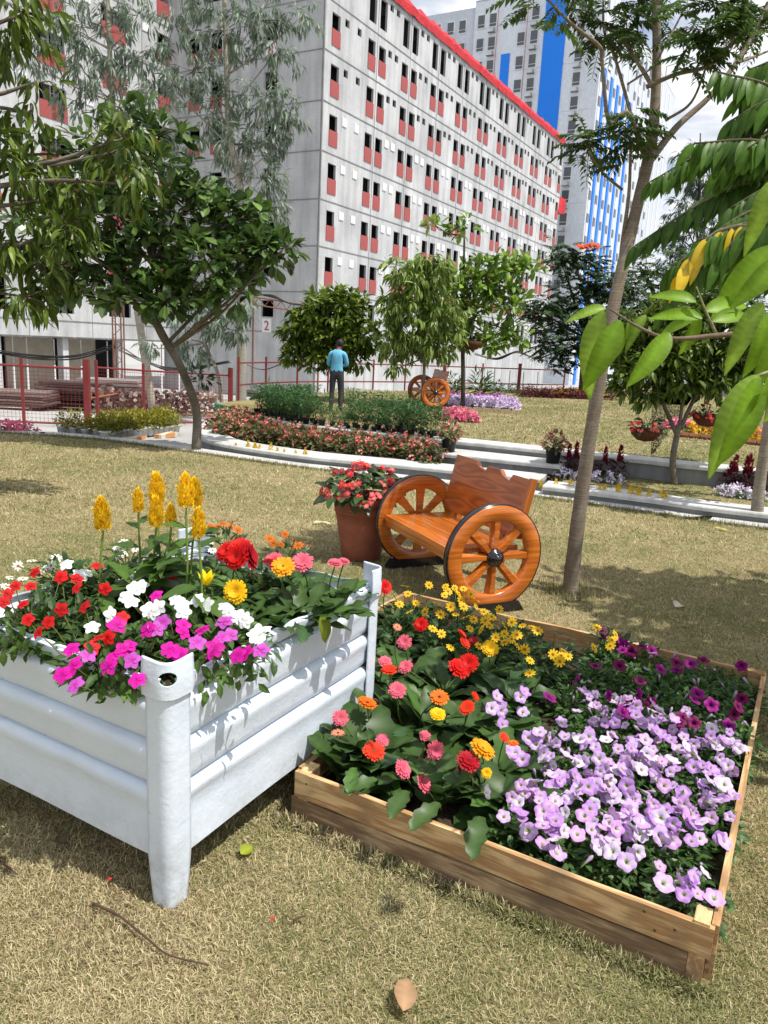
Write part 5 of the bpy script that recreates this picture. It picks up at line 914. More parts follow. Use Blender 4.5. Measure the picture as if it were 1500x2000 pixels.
# ================================================================ buildings
RWALL = m_plain('red_panel', (.34, .075, .07), .6, .12, .8)
NET = m_plain('red_safety_net', (.46, .02, .03), .75, .25, 2.5, bs=.9, bd=.08)
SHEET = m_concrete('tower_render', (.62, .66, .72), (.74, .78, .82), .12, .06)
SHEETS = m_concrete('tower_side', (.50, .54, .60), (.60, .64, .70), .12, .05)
BLUE = m_plain('blue_cladding', (.004, .20, .80), .5, .05, .5)
PANE = m_plain('grey_window_pane', (.09, .10, .11), .15, .3, .4, .5)
FRAME = m_plain('white_frame', (.66, .67, .68), .5, .05, 3)
BO = AY(620, 570, 48.); BO[2] = 0; GZ = -1.9
LV_ = [GZ, 2.41, 4.88, 7.55, 10.21, 12.88, 15.56, 18.25, 20.93, 23.5]
def facade(name, parent, P, U, N, us, zs, holes, mat, th=.0):
    """wall with real openings: holes are (u0,u1,z0,z1)"""
    us = sorted(set(us+[h[i] for h in holes for i in (0, 1)])); zs = sorted(set(zs+[h[i] for h in holes for i in (2, 3)]))
    u = np.array(us); z = np.array(zs); keep = np.ones((len(u)-1, len(z)-1), bool)
    uc, zc = (u[:-1]+u[1:])/2, (z[:-1]+z[1:])/2
    for h in holes: keep[np.ix_((uc > h[0]) & (uc < h[1]), (zc > h[2]) & (zc < h[3]))] = False
    V = np.array([P+U*a+UZ*c for a in u for c in z]); k = len(z); i, j = np.nonzero(keep)
    mb = MB(); mb.add(V, np.stack([i*k+j, i*k+k+j, i*k+k+j+1, i*k+j+1], 1)); return ob(name, mb, mat, parent)
def recess(w, h, d=1.6, rev=.16):
    """the jambs in wall colour, the dark room behind"""
    mb = MB(); q = lambda y, a: [(-a*w/2, y, 0 if a == 1 else 0), (w/2, y, 0), (w/2, y, h), (-w/2, y, h)]
    A = np.array([(-w/2, 0, 0), (w/2, 0, 0), (w/2, 0, h), (-w/2, 0, h)]); B = A+[0, rev, 0]; Bw = np.array([(-w*.9, rev, -.3), (w*.9, rev, -.3), (w*.9, rev, h+.2), (-w*.9, rev, h+.2)]); Cc = Bw+[0, d, 0]
    j = np.arange(4); jn = (j+1) % 4
    mb.add(np.vstack([A, B]), np.stack([j, jn, 4+jn, 4+j], 1)); f1 = len(mb.F[-1])
    mb.add(np.vstack([B, Bw, Cc]), [np.stack([j, jn, 4+jn, 4+j], 1), np.stack([4+j, 4+jn, 8+jn, 8+j], 1), np.array([[8, 9, 10, 11]])])
    me = mb.mesh('window'); me.materials.append(WALLM); me.materials.append(DARKIN)
    mi = np.ones(len(me.polygons), np.int32); mi[:4] = 0; me.polygons.foreach_set('material_index', mi); return me
def bxm(sx, sy, sz, mat, c=(0, 0, 0)): mb = MB(); mb.box(c, sx, sy, sz); me = mb.mesh('m'); me.materials.append(mat); return me
W_BIG = recess(.86, 1.71); W_FULL = recess(.86, 2.05); W_SM = recess(.46, .42, .9); W_END = recess(.95, 1.0)
PANEL = bxm(.90, .05, .86, RWALL, (0, -.015, .43)); COVER = bxm(.50, .06, .46, WHITEP, (0, 0, .21)); SILL = bxm(1.0, .06, .05, FRAME)
def put(me, name, par, pos, U, N): 
    """mesh x along U, y into the wall"""
    o = ob(name, me, None, par, M=mat4(U, -N, UZ, np.asarray(pos)-np.array(par.location))); return o
def joints(par, P, U, N, L, zs, us, z0, z1):
    for z in zs:
        mb = MB(); mb.box(P+U*L/2+N*.004+UZ*z, L, .05, .055, np.array([U, N, UZ])); ob('floor_joint', mb, CONCD, par)
    for u in us:
        mb = MB(); mb.box(P+U*u+N*.003+UZ*(z0+z1)/2, .035, .03, z1-z0, np.array([U, N, UZ])); ob('panel_joint', mb, CONCD, par)
BLD = thing('apartment_block', 'long grey precast apartment block with red netting along its roof', 'building', BO+UZ*GZ)
p_ = 4.37; bays = [0]+[5.85+p_*k for k in range(10)]; BL = bays[-1]
def bay_windows(k):
    b0, b1 = bays[k], bays[k+1]; o = .7 if k == 0 else .22
    return (b0+o+.43, b1-.25-.43 if k < 9 else b1-.65), ((b0+2.3, b0+3.68) if k == 0 else (b0+1.62, b0+2.48))
holes = []; wins = []
for k in range(10):
    (wa, wb), (sa, sb) = bay_windows(k)
    for f in range(1, 9):
        z = LV_[f]; full = f == 8
        for w in (wa, wb):
            z0 = z+.43; h = 1.71
            holes.append((w-.43, w+.43, z0, z0+h)); wins.append(('window', W_BIG, w, z0, (not full) and not (f == 1)))
        for w in (sa, sb):
            if f >= 6: holes.append((w-.23, w+.23, z+1.83, z+2.25)); wins.append(('vent_opening', W_SM, w, z+1.83, False))
            else: wins.append(('vent_cover', COVER, w, z+1.83, False))
facade('long_wall', BLD, BO, D1, N1, [0, BL], [GZ, 23.5], [h for h in holes], WALLM)
for nm, me, w, z0, red in wins:
    o = put(me, nm, BLD, BO+D1*w+UZ*z0+(N1*.02 if me is COVER else 0), D1, N1)
    if red: ob('red_panel', PANEL, None, o)
joints(BLD, BO, D1, N1, BL, LV_[1:9], bays[1:10], GZ, 23.4)
WE = -N1; eh = []; ew = []
for f in range(1, 9):
    z = LV_[f]
    for w in (3.8, 8.05, 9.9):
        eh.append((w-.475, w+.475, z+.92, z+1.92)); ew.append((w, z+.92, f))
facade('end_wall', BLD, BO, WE, -D1, [0, 12.6], [GZ, 23.5], eh, WALLM)
for w, z0, f in ew:
    o = put(W_END, 'window', BLD, BO+WE*w+UZ*z0, -WE, -D1)
    if w > 5 and f in (3, 5, 6, 7): ob('red_panel', bxm(.95, .04, .62, RWALL, (0, -.01, -.3)), None, o)
joints(BLD, BO, WE, -D1, 12.6, LV_[1:9], [], GZ, 23.4)
mb = MB(); mb.box(BO+N1*-.03-D1*.03+UZ*(GZ+23.4)/2, .1, .1, 23.4-GZ, np.array([D1, N1, UZ])); ob('corner_joint', mb, CONCD, BLD)
mb = MB(); mb.box(BO+D1*BL/2+WE*6.3+UZ*23.44, BL-.1, 12.4, .12, np.array([D1, N1, UZ])); ob('roof', mb, CONCD, BLD)
mb = MB(); V = []; n_ = 90
for i in range(n_+1):
    u = .0+BL*i/n_; h = .80+RNG.normal(0, .07); o_ = .10+RNG.normal(0, .03); V += [BO+D1*u+N1*(.05+abs(o_))+UZ*(23.38), BO+D1*u+N1*(.02+abs(o_)*1.4)+UZ*(23.5+h*.5), BO+D1*u-N1*.1+UZ*(23.5+h), BO+D1*u-N1*.6+UZ*23.55]
mb.add(V, np.array([[i*4+j, i*4+4+j, i*4+5+j, i*4+1+j] for i in range(n_) for j in range(3)])); ob('roof_netting', mb, NET, BLD)
mb = MB(); mb.box(BO+D1*(BL+.7)-N1*.6+UZ*17.6, 1.3, 1.6, 1.7, np.array([D1, N1, UZ]), jit=.12); ob('hoist_netting', mb, NET, BLD)
def numeral(s, par, pos, U, N, h):
    cu = bpy.data.curves.new('numeral', 'FONT'); cu.body = s; cu.size = h; cu.align_x = 'CENTER'; cu.extrude = .01; tmp = bpy.data.objects.new('numeral', cu); COL.objects.link(tmp); bpy.context.view_layer.update()
    me = bpy.data.meshes.new_from_object(tmp.evaluated_get(bpy.context.evaluated_depsgraph_get())); bpy.data.objects.remove(tmp); me.materials.clear(); me.materials.append(RWALL)
    pl = put(bxm(.72, .03, .86, WHITEP, (0, 0, .30)), 'number_plate', par, np.asarray(pos)+N*.02, U, N)
    o = ob('numeral', me, None, pl, M=Matrix(((1, 0, 0, 0), (0, 0, 1, -.03), (0, 1, 0, 0), (0, 0, 0, 1))))
for f, s in ((1, '2'), (3, '4'), (5, '6'), (7, '8')): numeral(s, BLD, BO+WE*3.8+UZ*(LV_[f]+.08), -WE, -D1, .85)
# --- left wing, its facade set back along the end wall
WO = BO+WE*12.0; LU0, LU1 = -46., .6
WING = thing('apartment_wing', 'left wing of the grey apartment block behind the eucalyptus trees', 'building', WO+D1*LU0/2+UZ*GZ)
holes = []; wins = []; k0 = -.95
cols = []
for k in range(10):
    c = 1.05-p_*k; cols += [c, c-1.05-.0, ]
cols = sorted([1.1-p_*k-4.9*0 for k in range(0)]+[-.5-p_*k for k in range(10)]+[-4.1-p_*k for k in range(10)])
for w in cols:
    if w-.6 < LU0: continue
    for f in range(1, 9): z0 = LV_[f]+.43; holes.append((w-.5, w+.5, z0, z0+1.71)); wins.append((w, z0, f))
facade('long_wall', WING, WO, D1, N1, [LU0, LU1], [1.4, 23.5], holes, WALLM)
WB2 = recess(1.0, 1.71); PAN2 = bxm(1.04, .05, .86, RWALL, (0, -.015, .43))
for w, z0, f in wins:
    o = put(WB2, 'window', WING, WO+D1*w+UZ*z0, D1, N1)
    if f > 1: ob('red_panel', PAN2, None, o)
for k in range(9):
    for f in (3, 5, 6, 7): put(COVER, 'vent_cover', WING, WO+D1*(-2.0-p_*k)+N1*.02+UZ*(LV_[f]+1.83), D1, N1)
joints(WING, WO+D1*LU0, D1, N1, LU1-LU0, LV_[1:9], [-LU0-2.3-p_*k for k in range(0, 10)], 1.4, 23.4)
mb = MB(); mb.box(WO+D1*(LU0+LU1)/2-N1*3+UZ*1.45, LU1-LU0, 6.0, .1, np.array([D1, N1, UZ])); ob('soffit', mb, CONCD, WING)
mb = MB(); mb.box(WO+D1*(LU0+LU1)/2-N1*6+UZ*23.45, LU1-LU0, 12, .1, np.array([D1, N1, UZ])); ob('roof', mb, CONCD, WING)
PLY_ = m_plain('plywood_sheet', (.36, .32, .26), .8, .15, 3)
mb = MB(); mb.box(WO+D1*(LU0+LU1)/2-N1*5.9+UZ*(GZ+1.45)/2, LU1-LU0, .2, 1.45-GZ, np.array([D1, N1, UZ])); ob('ground_floor_wall', mb, DARKIN, WING)
for u, wd in ((-9.5, 3.2), (-6.0, 2.6), (-16, 4), (-22, 4)):
    mb = MB(); mb.box(WO+D1*u-N1*2.2+UZ*(GZ+1.4)/2, wd, .12, 1.4-GZ-.02, np.array([D1, N1, UZ])); ob('partition', mb, PLY_, WING)
for u in (-4.2, -8.4, -12.8, -17.1, -21.5, -26, .3):
    mb = MB(); mb.box(WO+D1*u-N1*.6+UZ*(GZ+1.4)/2, .4, .5, 1.4-GZ-.01, np.array([D1, N1, UZ])); ob('column', mb, WALLM, WING)
# --- white and blue tower
TO = AY(1157, 280, 95.); TO[2] = GZ; TH = 42.6
TW = thing('tower_block', 'white high rise tower with blue stripes behind the grey block', 'building', TO)
W_T = bxm(1.0, .10, 1.55, FRAME, (0, 0, .78)); W_P = bxm(.84, .04, .98, PANE, (0, -.055, .98)); W_P2 = bxm(.84, .04, .30, PANE, (0, -.055, .27)); BRK = bxm(.9, .45, .05, STEELP, (0, -.25, -.6)); BRK2 = bxm(.05, .42, .5, STEELP, (.3, -.24, -.4))
WT = -N1; wl = [2.6, 8.1, 9.7, 13.4, 14.9]; wl2 = [17.6, 19.2, 21.0]
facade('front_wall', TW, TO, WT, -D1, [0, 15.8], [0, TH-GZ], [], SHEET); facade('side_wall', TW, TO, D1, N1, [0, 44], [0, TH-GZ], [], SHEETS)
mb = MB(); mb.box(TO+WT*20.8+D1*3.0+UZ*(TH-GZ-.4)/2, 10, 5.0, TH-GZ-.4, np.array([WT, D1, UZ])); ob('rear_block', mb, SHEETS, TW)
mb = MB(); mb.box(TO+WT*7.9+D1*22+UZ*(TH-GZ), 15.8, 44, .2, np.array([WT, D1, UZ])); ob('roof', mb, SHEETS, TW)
fz = [z-GZ for z in np.arange(TH-3.1, 6, -2.53)]
def tw_win(P, U, N, z, brk=True):
    o = put(W_T, 'window', TW, P+UZ*z+N*.02, U, N); ob('pane', W_P, None, o); ob('pane', W_P2, None, o)
    if brk: ob('bracket', BRK, None, o); ob('bracket', BRK2, None, o)
for z in fz:
    for w in wl: tw_win(TO+WT*w, -WT, -D1, z, w < 3 or w in (8.1, 13.4))
    for w in wl2: tw_win(TO+WT*w+D1*.5, -WT, -D1, z, False)
for a, c, z1 in ((4.35, 6.95, TH-GZ-.02), (10.95, 12.05, 36.4-GZ)):
    mb = MB(); mb.box(TO+WT*(a+c)/2-D1*.02+UZ*z1/2, c-a, .12, z1, np.array([WT, D1, UZ])); ob('blue_stripe', mb, BLUE, TW)
for u in (2.2, 5.4, 8.4, 11.6, 15.5):
    mb = MB(); mb.box(TO+D1*u+N1*.05+UZ*18, .9, .16, 36, np.array([D1, N1, UZ])); ob('blue_stripe', mb, BLUE, TW)
for u in (.9, 3.8, 6.9, 10., 13.4, 17.2, 19.5, 22, 25, 28, 31, 34, 37, 40):
    mb = MB(); mb.box(TO+D1*u+N1*.03+UZ*(TH-GZ)/2, .7, .06, TH-GZ-1.5, np.array([D1, N1, UZ])); ob('service_bay', mb, FRAME, TW)
    for z in fz:
        put(W_P, 'pane', TW, TO+D1*u+N1*.02+UZ*z, D1, N1) if u < 33 else None
for z in np.arange(6, 43, 5.06):
    mb = MB(); mb.box(TO+WT*7.9-D1*.012+UZ*z, 15.8, .03, .03, np.array([WT, D1, UZ])); ob('floor_joint', mb, SHEETS, TW)
for w, c in ((9.0, RWALL), (12.7, RWALL)):
    mb = MB(); mb.tube([TO+WT*w-D1*.25+UZ*20, TO+WT*w-D1*.25+UZ*(TH-GZ+2)], .04, 5); ob('hoist_cable', mb, c, TW)
for u in (18, 27, 35):
    mb = MB(); mb.tube([TO+D1*u+UZ*(TH-GZ), TO+D1*u+UZ*(TH-GZ+1.8), TO+D1*u+N1*1.6+UZ*(TH-GZ+2.1)], .06, 4); ob('roof_davit', mb, STEELP, TW)
# low white annex at the right
AX = AY(1290, 760, 52.); AX[2] = GZ; an = thing('annex_building', 'low white annex seen under the young tree crown', 'building', AX)
mb = MB(); mb.box(AX+np.array([8, 3, 1.7]), 18, 6, 3.4); ob('wall', mb, SHEET, an)
mb = MB(); mb.box(AY(1408, 762, 51.9), 2.0, .3, .9); ob('window', mb, PANE, an); mb = MB(); mb.box(AX+np.array([8, 3, 3.45]), 18.4, 6.4, .12); ob('roof', mb, SHEETS, an)
# ================================================================ man
def person(pos):
    t = thing('person', 'man in light blue long sleeved shirt and dark trousers seen from behind', 'person', pos)
    H = 1.60; J = {'pel': (0, 0, .86), 'wai': (0, .01, 1.0), 'che': (.0, .0, 1.22), 'sho': (.01, .01, 1.34), 'nec': (.02, .04, 1.41), 'hd1': (.04, .085, 1.475), 'hd2': (.05, .10, 1.56),
        'lsh': (-.15, .01, 1.31), 'lel': (-.21, .04, 1.07), 'lwr': (-.08, .24, 1.0), 'lha': (-.02, .28, 1.02), 'rsh': (.17, .01, 1.31), 'rel': (.235, .05, 1.07), 'rwr': (.13, .26, 1.04), 'rha': (.07, .30, 1.06),
        'lhp': (-.085, 0, .82), 'lkn': (-.10, .02, .45), 'lan': (-.105, -.02, .08), 'lto': (-.12, .13, .04), 'rhp': (.085, 0, .82), 'rkn': (.105, .03, .45), 'ran': (.11, -.01, .08), 'rto': (.13, .14, .04)}
    R = {'pel': (.145, .11), 'wai': (.135, .10), 'che': (.155, .115), 'sho': (.10, .085), 'nec': (.05, .05), 'hd1': (.07, .08), 'hd2': (.075, .088), 'lsh': (.068, .068), 'lel': (.046, .046), 'lwr': (.033, .03), 'lha': (.035, .02), 'rsh': (.068, .068), 'rel': (.046, .046), 'rwr': (.033, .03), 'rha': (.035, .02),
         'lhp': (.09, .095), 'lkn': (.062, .065), 'lan': (.05, .05), 'lto': (.042, .03), 'rhp': (.09, .095), 'rkn': (.062, .065), 'ran': (.05, .05), 'rto': (.042, .03)}
    E_ = [('pel', 'wai'), ('wai', 'che'), ('che', 'sho'), ('sho', 'nec'), ('nec', 'hd1'), ('hd1', 'hd2'), ('sho', 'lsh'), ('lsh', 'lel'), ('lel', 'lwr'), ('lwr', 'lha'), ('sho', 'rsh'), ('rsh', 'rel'), ('rel', 'rwr'), ('rwr', 'rha'), ('pel', 'lhp'), ('lhp', 'lkn'), ('lkn', 'lan'), ('lan', 'lto'), ('pel', 'rhp'), ('rhp', 'rkn'), ('rkn', 'ran'), ('ran', 'rto')]
    # five fingers on each hand
    for s in ('l', 'r'):
        h = np.array(J[s+'ha'])
        for k in range(5):
            d = np.array([(.02 if s == 'l' else -.02)+.012*(k-2)*(1 if s == 'l' else -1), .05-.006*abs(k-2), .006*(k-2)+(.03 if k == 4 else 0)]); J[f'{s}f{k}'] = tuple(h+d*.55); J[f'{s}g{k}'] = tuple(h+d*.95-np.array([0, .0, .02])); R[f'{s}f{k}'] = (.009, .009); R[f'{s}g{k}'] = (.007, .007); E_ += [(s+'ha', f'{s}f{k}'), (f'{s}f{k}', f'{s}g{k}')]
    nm = list(J); me = bpy.data.meshes.new('person'); me.from_pydata([J[n] for n in nm], [(nm.index(a), nm.index(b)) for a, b in E_], [])
    o = bpy.data.objects.new('body', me); COL.objects.link(o); sk = o.modifiers.new('skin', 'SKIN'); sk.use_smooth_shade = True; o.modifiers.new('sub', 'SUBSURF').levels = 2; o.modifiers['sub'].render_levels = 2
    for v, n in zip(me.skin_vertices[0].data, nm): v.radius = R[n]; v.use_root = n == 'pel'
    bpy.context.view_layer.update(); m2 = bpy.data.meshes.new_from_object(o.evaluated_get(bpy.context.evaluated_depsgraph_get())); o.modifiers.clear(); o.data = m2
    for m_ in (m_plain('blue_shirt', (.13, .42, .64), .85, .12, 9), m_plain('dark_trousers', (.035, .036, .045), .9, .2, 12), m_plain('brown_skin', (.20, .095, .055), .55, .08, 9), BLACK): m2.materials.append(m_)
    for p in m2.polygons:
        c = p.center; x, y, z = c; hand = y > .225 and z > .9 and z < 1.15
        p.material_index = 2 if (z > 1.405 or hand) else (0 if z > .93 else (3 if z < .075 else 1)); p.use_smooth = True
    o.parent = t
    mb = MB(); n = 14                                            # hair cap
    prof = [(.001, .115), (.045, .105), (.078, .07), (.09, .02), (.088, -.03), (.07, -.06)]; mb.lathe(prof, (.047, .085, 1.535), 18, ax=np.array([[1, 0, 0], [0, .97, .22], [0, -.22, .97]])); ob('hair', mb, m_plain('black_hair', (.012, .010, .009), .6, .3, 60), t, True, M=Matrix.Identity(4))
    for sx in (-1, 1): mb = MB(); mb.lathe([(.0, -.02), (.014, -.01), (.016, .01), (.0, .02)], (.047+sx*.084, .09, 1.50), 8); ob('ear', mb, MATS['brown_skin'], t, True, M=Matrix.Identity(4))
    mb = MB(); mb.tube([(-.0, .30, 1.05), (.06, .33, 1.12)], .03, 6); return t
person([*G(655, 803, .415)[:2], .415])
# ================================================================ plants of the terraces
def pt_in(P, poly):
    x, y = P; c = False; n = len(poly); j = n-1
    for i in range(n):
        if (poly[i][1] > y) != (poly[j][1] > y) and x < (poly[j][0]-poly[i][0])*(y-poly[i][1])/(poly[j][1]-poly[i][1])+poly[i][0]: c = not c
        j = i
    return c
def mass(mesh_list, name, label, cat, group, pts, sc=(.85, 1.15), part='foliage', order=False):
    base_l = label
    for ip, p in enumerate(pts):
        if 1 < len(pts) <= 12: label = f'{base_l}, {NUMW[ip]} from the left'
        a = rnd(0, 6.28); s = rnd(*sc); t = thing(name, label, cat, p, group); c, q = math.cos(a), math.sin(a)
        ms = mesh_list[RNG.integers(len(mesh_list))]
        for nm, me in (ms if isinstance(ms, list) else [(part, ms)]): ob(nm, me, None, t, M=mat4([c, q, 0], [-q, c, 0], [0, 0, 1], (0, 0, 0), s))
def bloom(n, r, h, L, ca, cb, tpl=T_OV, k=4):
    mb = MB(); d = rdir(n); d[:, 2] = np.abs(d[:, 2])*.9+.1; P = d*[r, r, h]*rnd(.9, 1.1, (n, 1))
    for i in range(k): leaves(mb, tpl, P+RNG.normal(0, L*.2, P.shape), nrm(rdir(n)+d*.4), nrm(d+RNG.normal(0, .4, d.shape)), L*rnd(.8, 1.2, n), shades(n, ca, cb, .12), 1.4)
    return mb
# pink begonias of the curved bed
def bgs():
    f = mound(120, .21, .30, T_OV, .105, (.05, .075, .025), (.17, .21, .075), stemcol=(.16, .09, .05)); br_ = mound(26, .2, .28, T_OV, .09, (.16, .06, .035), (.26, .10, .05)); f.V += br_.V; f.C += br_.C; f.F += [q+f.n for q in br_.F]; f.n += br_.n
    return [('foliage', M_(f, LEAF, False)), ('blossoms', M_(bloom(15, .21, .31, .05, (.62, .10, .10), (.80, .34, .30)), PETAL, False))]
BG = [bgs() for _ in range(5)]
inner = pxl([(415, 836), (440, 852), (547, 869), (640, 881), (760, 893), (845, 903)], .14); back = pxl([(848, 880), (640, 850), (560, 836), (500, 822), (450, 818), (420, 825)], .14)
poly = np.vstack([inner, back]); pts = []
for x in np.arange(poly[:, 0].min(), poly[:, 0].max(), .30):
    for y in np.arange(poly[:, 1].min(), poly[:, 1].max(), .30):
        q = (x+RNG.normal(0, .05), y+RNG.normal(0, .05))
        if pt_in(q, poly): pts.append(np.array([*q, .125]))
mass(BG, 'begonia_plant', 'pink and red begonia bush in the curved bed below the trays', 'flower', 'begonias of the curved bed', pts)
# tall seedlings in black pots on the raised lawn edge
def seedling():
    mb = MB(); n = 150; 
    for k in range(4):
        a = rnd(0, 6.28); tip = np.array([math.cos(a)*.06, math.sin(a)*.06, rnd(.55, .72)]); mb.tube([(0, 0, .1), tip*.5+[0, 0, .08], tip], [.005, .004, .003], 3, (.14, .20, .06), False)
    z = .16+.56*RNG.random(n)**.6; a = rnd(0, 6.28, n); r = .15*np.sqrt(RNG.random(n))*np.interp(z, [.16, .45, .72], [.35, 1, 1.1]); P = np.c_[r*np.cos(a), r*np.sin(a), z]
    leaves(mb, T_NARR, P, nrm(np.c_[np.cos(a), np.sin(a), rnd(-.2, .8, n)]+RNG.normal(0, .4, (n, 3))), nrm(UZ+RNG.normal(0, .4, (n, 3))), .15*rnd(.6, 1.2, n), shades(n, (.025, .075, .022), (.075, .17, .045)), 1.3)
    pm = MB(); pm.lathe([(.0, .0), (.065, 0), (.085, .12), (.09, .12), (.09, .135), (.075, .135), (.07, .12), (.0, .12)], k=12)
    return [('foliage', M_(mb, LEAF, False)), ('pot', M_(pm, BLACK))]
SD = [seedling() for _ in range(5)]; pts = []
L0 = np.array([G(502, 809, .424)[:2], G(567, 824, .424)[:2], G(640, 833, .424)[:2], G(868, 858, .424)[:2]]); seg = curve(np.c_[L0, np.zeros(4)], 30)[:, :2]; d_ = np.r_[0, np.cumsum(np.linalg.norm(np.diff(seg, axis=0), axis=1))]
for r_ in range(7):
    for s_ in np.arange(0, d_[-1], .19 if r_ == 0 else .24):
        x = np.interp(s_, d_, seg[:, 0]); y = np.interp(s_, d_, seg[:, 1]); q = np.array([x+.20*r_*.45+RNG.normal(0, .012), y+.05+.27*r_, .424 if r_ < 2 else .415])
        mn = G(655, 803, .415); 
        if (r_ > 1 and abs(q[0]-mn[0]+.05) < .35 and q[1] < mn[1]+.3) or r_ > 1 and (RNG.random() < .38 or abs(q[0]-mn[0]) < .3 and abs(q[1]-mn[1]) < .5): continue
        if q[0] > G(868, 858, .42)[0]-.12*r_: continue
        pts.append(q)
def pxx(p): v = np.asarray(p)-CAMP; return 750+F_PX*(v@RT2)/(v@FWD)
for near_man in (False, True): mass(SD, 'seedling', 'tall feathery green seedling in a black nursery pot on the terrace edge' if not near_man else 'short feathery green seedling in front of the man', 'plant', 'seedlings in black pots', [q for q in pts if (abs(pxx(q)-655) < 26) == near_man], (.55, .9) if not near_man else (.42, .55))
# two black pots with pink begonias on the step
for x, y, l in ((876, 882, 'black pot with a pink begonia at the left end of the step'), (1079, 904, 'black pot with a small begonia at the right end of the step')):
    p = G(x, y, .287); p[2] = .287; t = thing('flower_pot', l, 'pot', p); mb = MB(); mb.lathe([(0, 0), (.10, 0), (.125, .2), (.135, .2), (.135, .23), (.12, .23), (.115, .2), (0, .2)], p, 20); ob('body', mb, BLACK, t, True)
    q = p+UZ*.2; t = thing('begonia_plant', l.replace('black pot with a ', '').replace('at the', 'in the black pot at the'), 'flower', q)
    for nm, me in BG[0]: ob(nm, me, None, t, M=mat4([1, 0, 0], [0, 1, 0], [0, 0, 1], (0, 0, 0), .95))
# yellow celosia seedlings in the joint behind the kerb
SY = []
for _ in range(3): m = plume(.16, .035, (.62, .42, .01), (.85, .62, .03), 90); m.V = [v+[0, 0, .07] for v in m.V]; l_ = mound(10, .06, .07, T_OV, .06, (.08, .16, .02), (.14, .22, .03), stems=2); SY.append([('plume', M_(m, PETAL, False)), ('foliage', M_(l_, LEAF, False))])
for x in (440, 457, 474, 482, 489, 505, 525, 541, 555, 575, 582, 1055, 1083, 1110, 1166, 1178, 1205, 1228, 1236, 1262, 1272, 1288, 1301):
    ky = np.interp(x, [p[0] for p in kp], [p[1] for p in kp]); p = G(x, ky, 0); y = kerbY(p[0])+.40; p = np.array([p[0]+RNG.normal(0, .04)+.10, y, -.02])
    left = x < 700; cnt = globals().setdefault('CNT', {}); cnt[left] = cnt.get(left, -1)+1; mass(SY, 'celosia_seedling', f'tiny yellow celosia behind the kerb, {NUMW[cnt[left]]} from the left '+('below the begonia bed' if left else 'right of the bench'), 'plant', 'celosias behind the kerb '+('left' if left else 'right'), [p], (.85, 1.25))
# planting strip: dark red celosias with white petunias
RCE = []
for _ in range(2): m = plume(.24, .035, (.14, .008, .02), (.26, .02, .04), 130); m.V = [v+[0, 0, .22] for v in m.V]; l_ = mound(50, .13, .30, T_LONG, .13, (.05, .008, .015), (.10, .025, .03), stems=5, stemcol=(.10, .02, .02)); RCE.append([('plume', M_(m, PETAL, False)), ('foliage', M_(l_, LEAF, False))])
WPE = [[('foliage', M_(mound(70, .11, .12, T_OV, .045, (.04, .09, .02), (.09, .16, .035)), LEAF, False)), ('blossoms', M_(bloom(14, .11, .14, .045, (.62, .50, .70), (.85, .84, .88)), PETAL, False))] for _ in range(3)]
pts = [G(x, y, .118) for x, y in ((1108, 925), (1122, 923), (1150, 928), (1178, 931), (1207, 935))]; mass(RCE, 'celosia_plant', 'dark red celosia behind white petunias at the end of the step', 'flower', 'red celosias by the step', pts)
pts = [G(x, y, .118) for x, y in ((1421, 955), (1430, 956), (1451, 959), (1457, 960), (1480, 962), (1495, 964))]; mass(RCE, 'celosia_plant', 'dark red celosia beside the pale trunk at the right edge', 'flower', 'red celosias at the right edge', pts)
pts = [G(x, y, .118) for x, y in ((1095, 930), (1108, 933), (1120, 935), (1135, 937), (1155, 940), (1170, 941), (1185, 943), (1200, 944))]; mass(WPE, 'petunia_plant', 'white petunia in the strip at the end of the step', 'flower', 'white petunias by the step', pts)
pts = [G(x, y, .118) for x, y in ((1408, 968), (1420, 966), (1435, 972), (1450, 973), (1465, 975), (1490, 978), (1440, 965))]; mass(WPE, 'petunia_plant', 'pale lilac petunia beside the pale trunk at the right edge', 'flower', 'lilac petunias at the right edge', pts)
# far beds on the raised lawn
LPE = [[('foliage', M_(mound(40, .16, .16, T_OV, .07, (.03, .07, .02), (.07, .13, .03)), LEAF, False)), ('blossoms', M_(bloom(26, .17, .2, .075, c0, c1), PETAL, False))] for c0, c1 in (((.55, .36, .66), (.82, .74, .86)), ((.60, .45, .70), (.86, .82, .88)))]
PPE = [[LPE[0][0], ('blossoms', M_(bloom(24, .17, .2, .075, (.30, .05, .28), (.55, .16, .48)), PETAL, False))]]
PNK = [[LPE[0][0], ('blossoms', M_(bloom(18, .18, .22, .07, (.66, .10, .22), (.80, .30, .40)), PETAL, False))]]
YEL = [[LPE[0][0], ('blossoms', M_(bloom(9, .18, .22, .07, (.62, .30, .01), (.80, .52, .03)), PETAL, False))]]; REDB = [[('foliage', M_(mound(60, .2, .34, T_LONG, .15, (.05, .006, .012), (.13, .02, .03)), LEAF, False))]]
def line(x0, y0, x1, y1, n, z=.415, j=.1): return [G(x0+(x1-x0)*f, y0+(y1-y0)*f, z)+np.array([*RNG.normal(0, j, 2), 0]) for f in np.linspace(0, 1, n)]
mass(LPE, 'petunia_plant', 'pale lilac petunia in the bed on the raised lawn', 'flower', 'petunias of the far lilac bed', line(868, 792, 1012, 801, 20)+line(868, 787, 1008, 795, 20)+line(868, 783, 1000, 790, 18))
mass(PPE, 'petunia_plant', 'purple petunia along the back of the far lilac bed', 'flower', 'purple petunias of the far bed', line(880, 781, 985, 785, 16))
mass(PNK, 'petunia_plant', 'pink petunia beside the tall seedlings on the raised lawn', 'flower', 'pink petunias by the seedlings', line(876, 822, 918, 824, 6)+line(880, 816, 915, 818, 5))
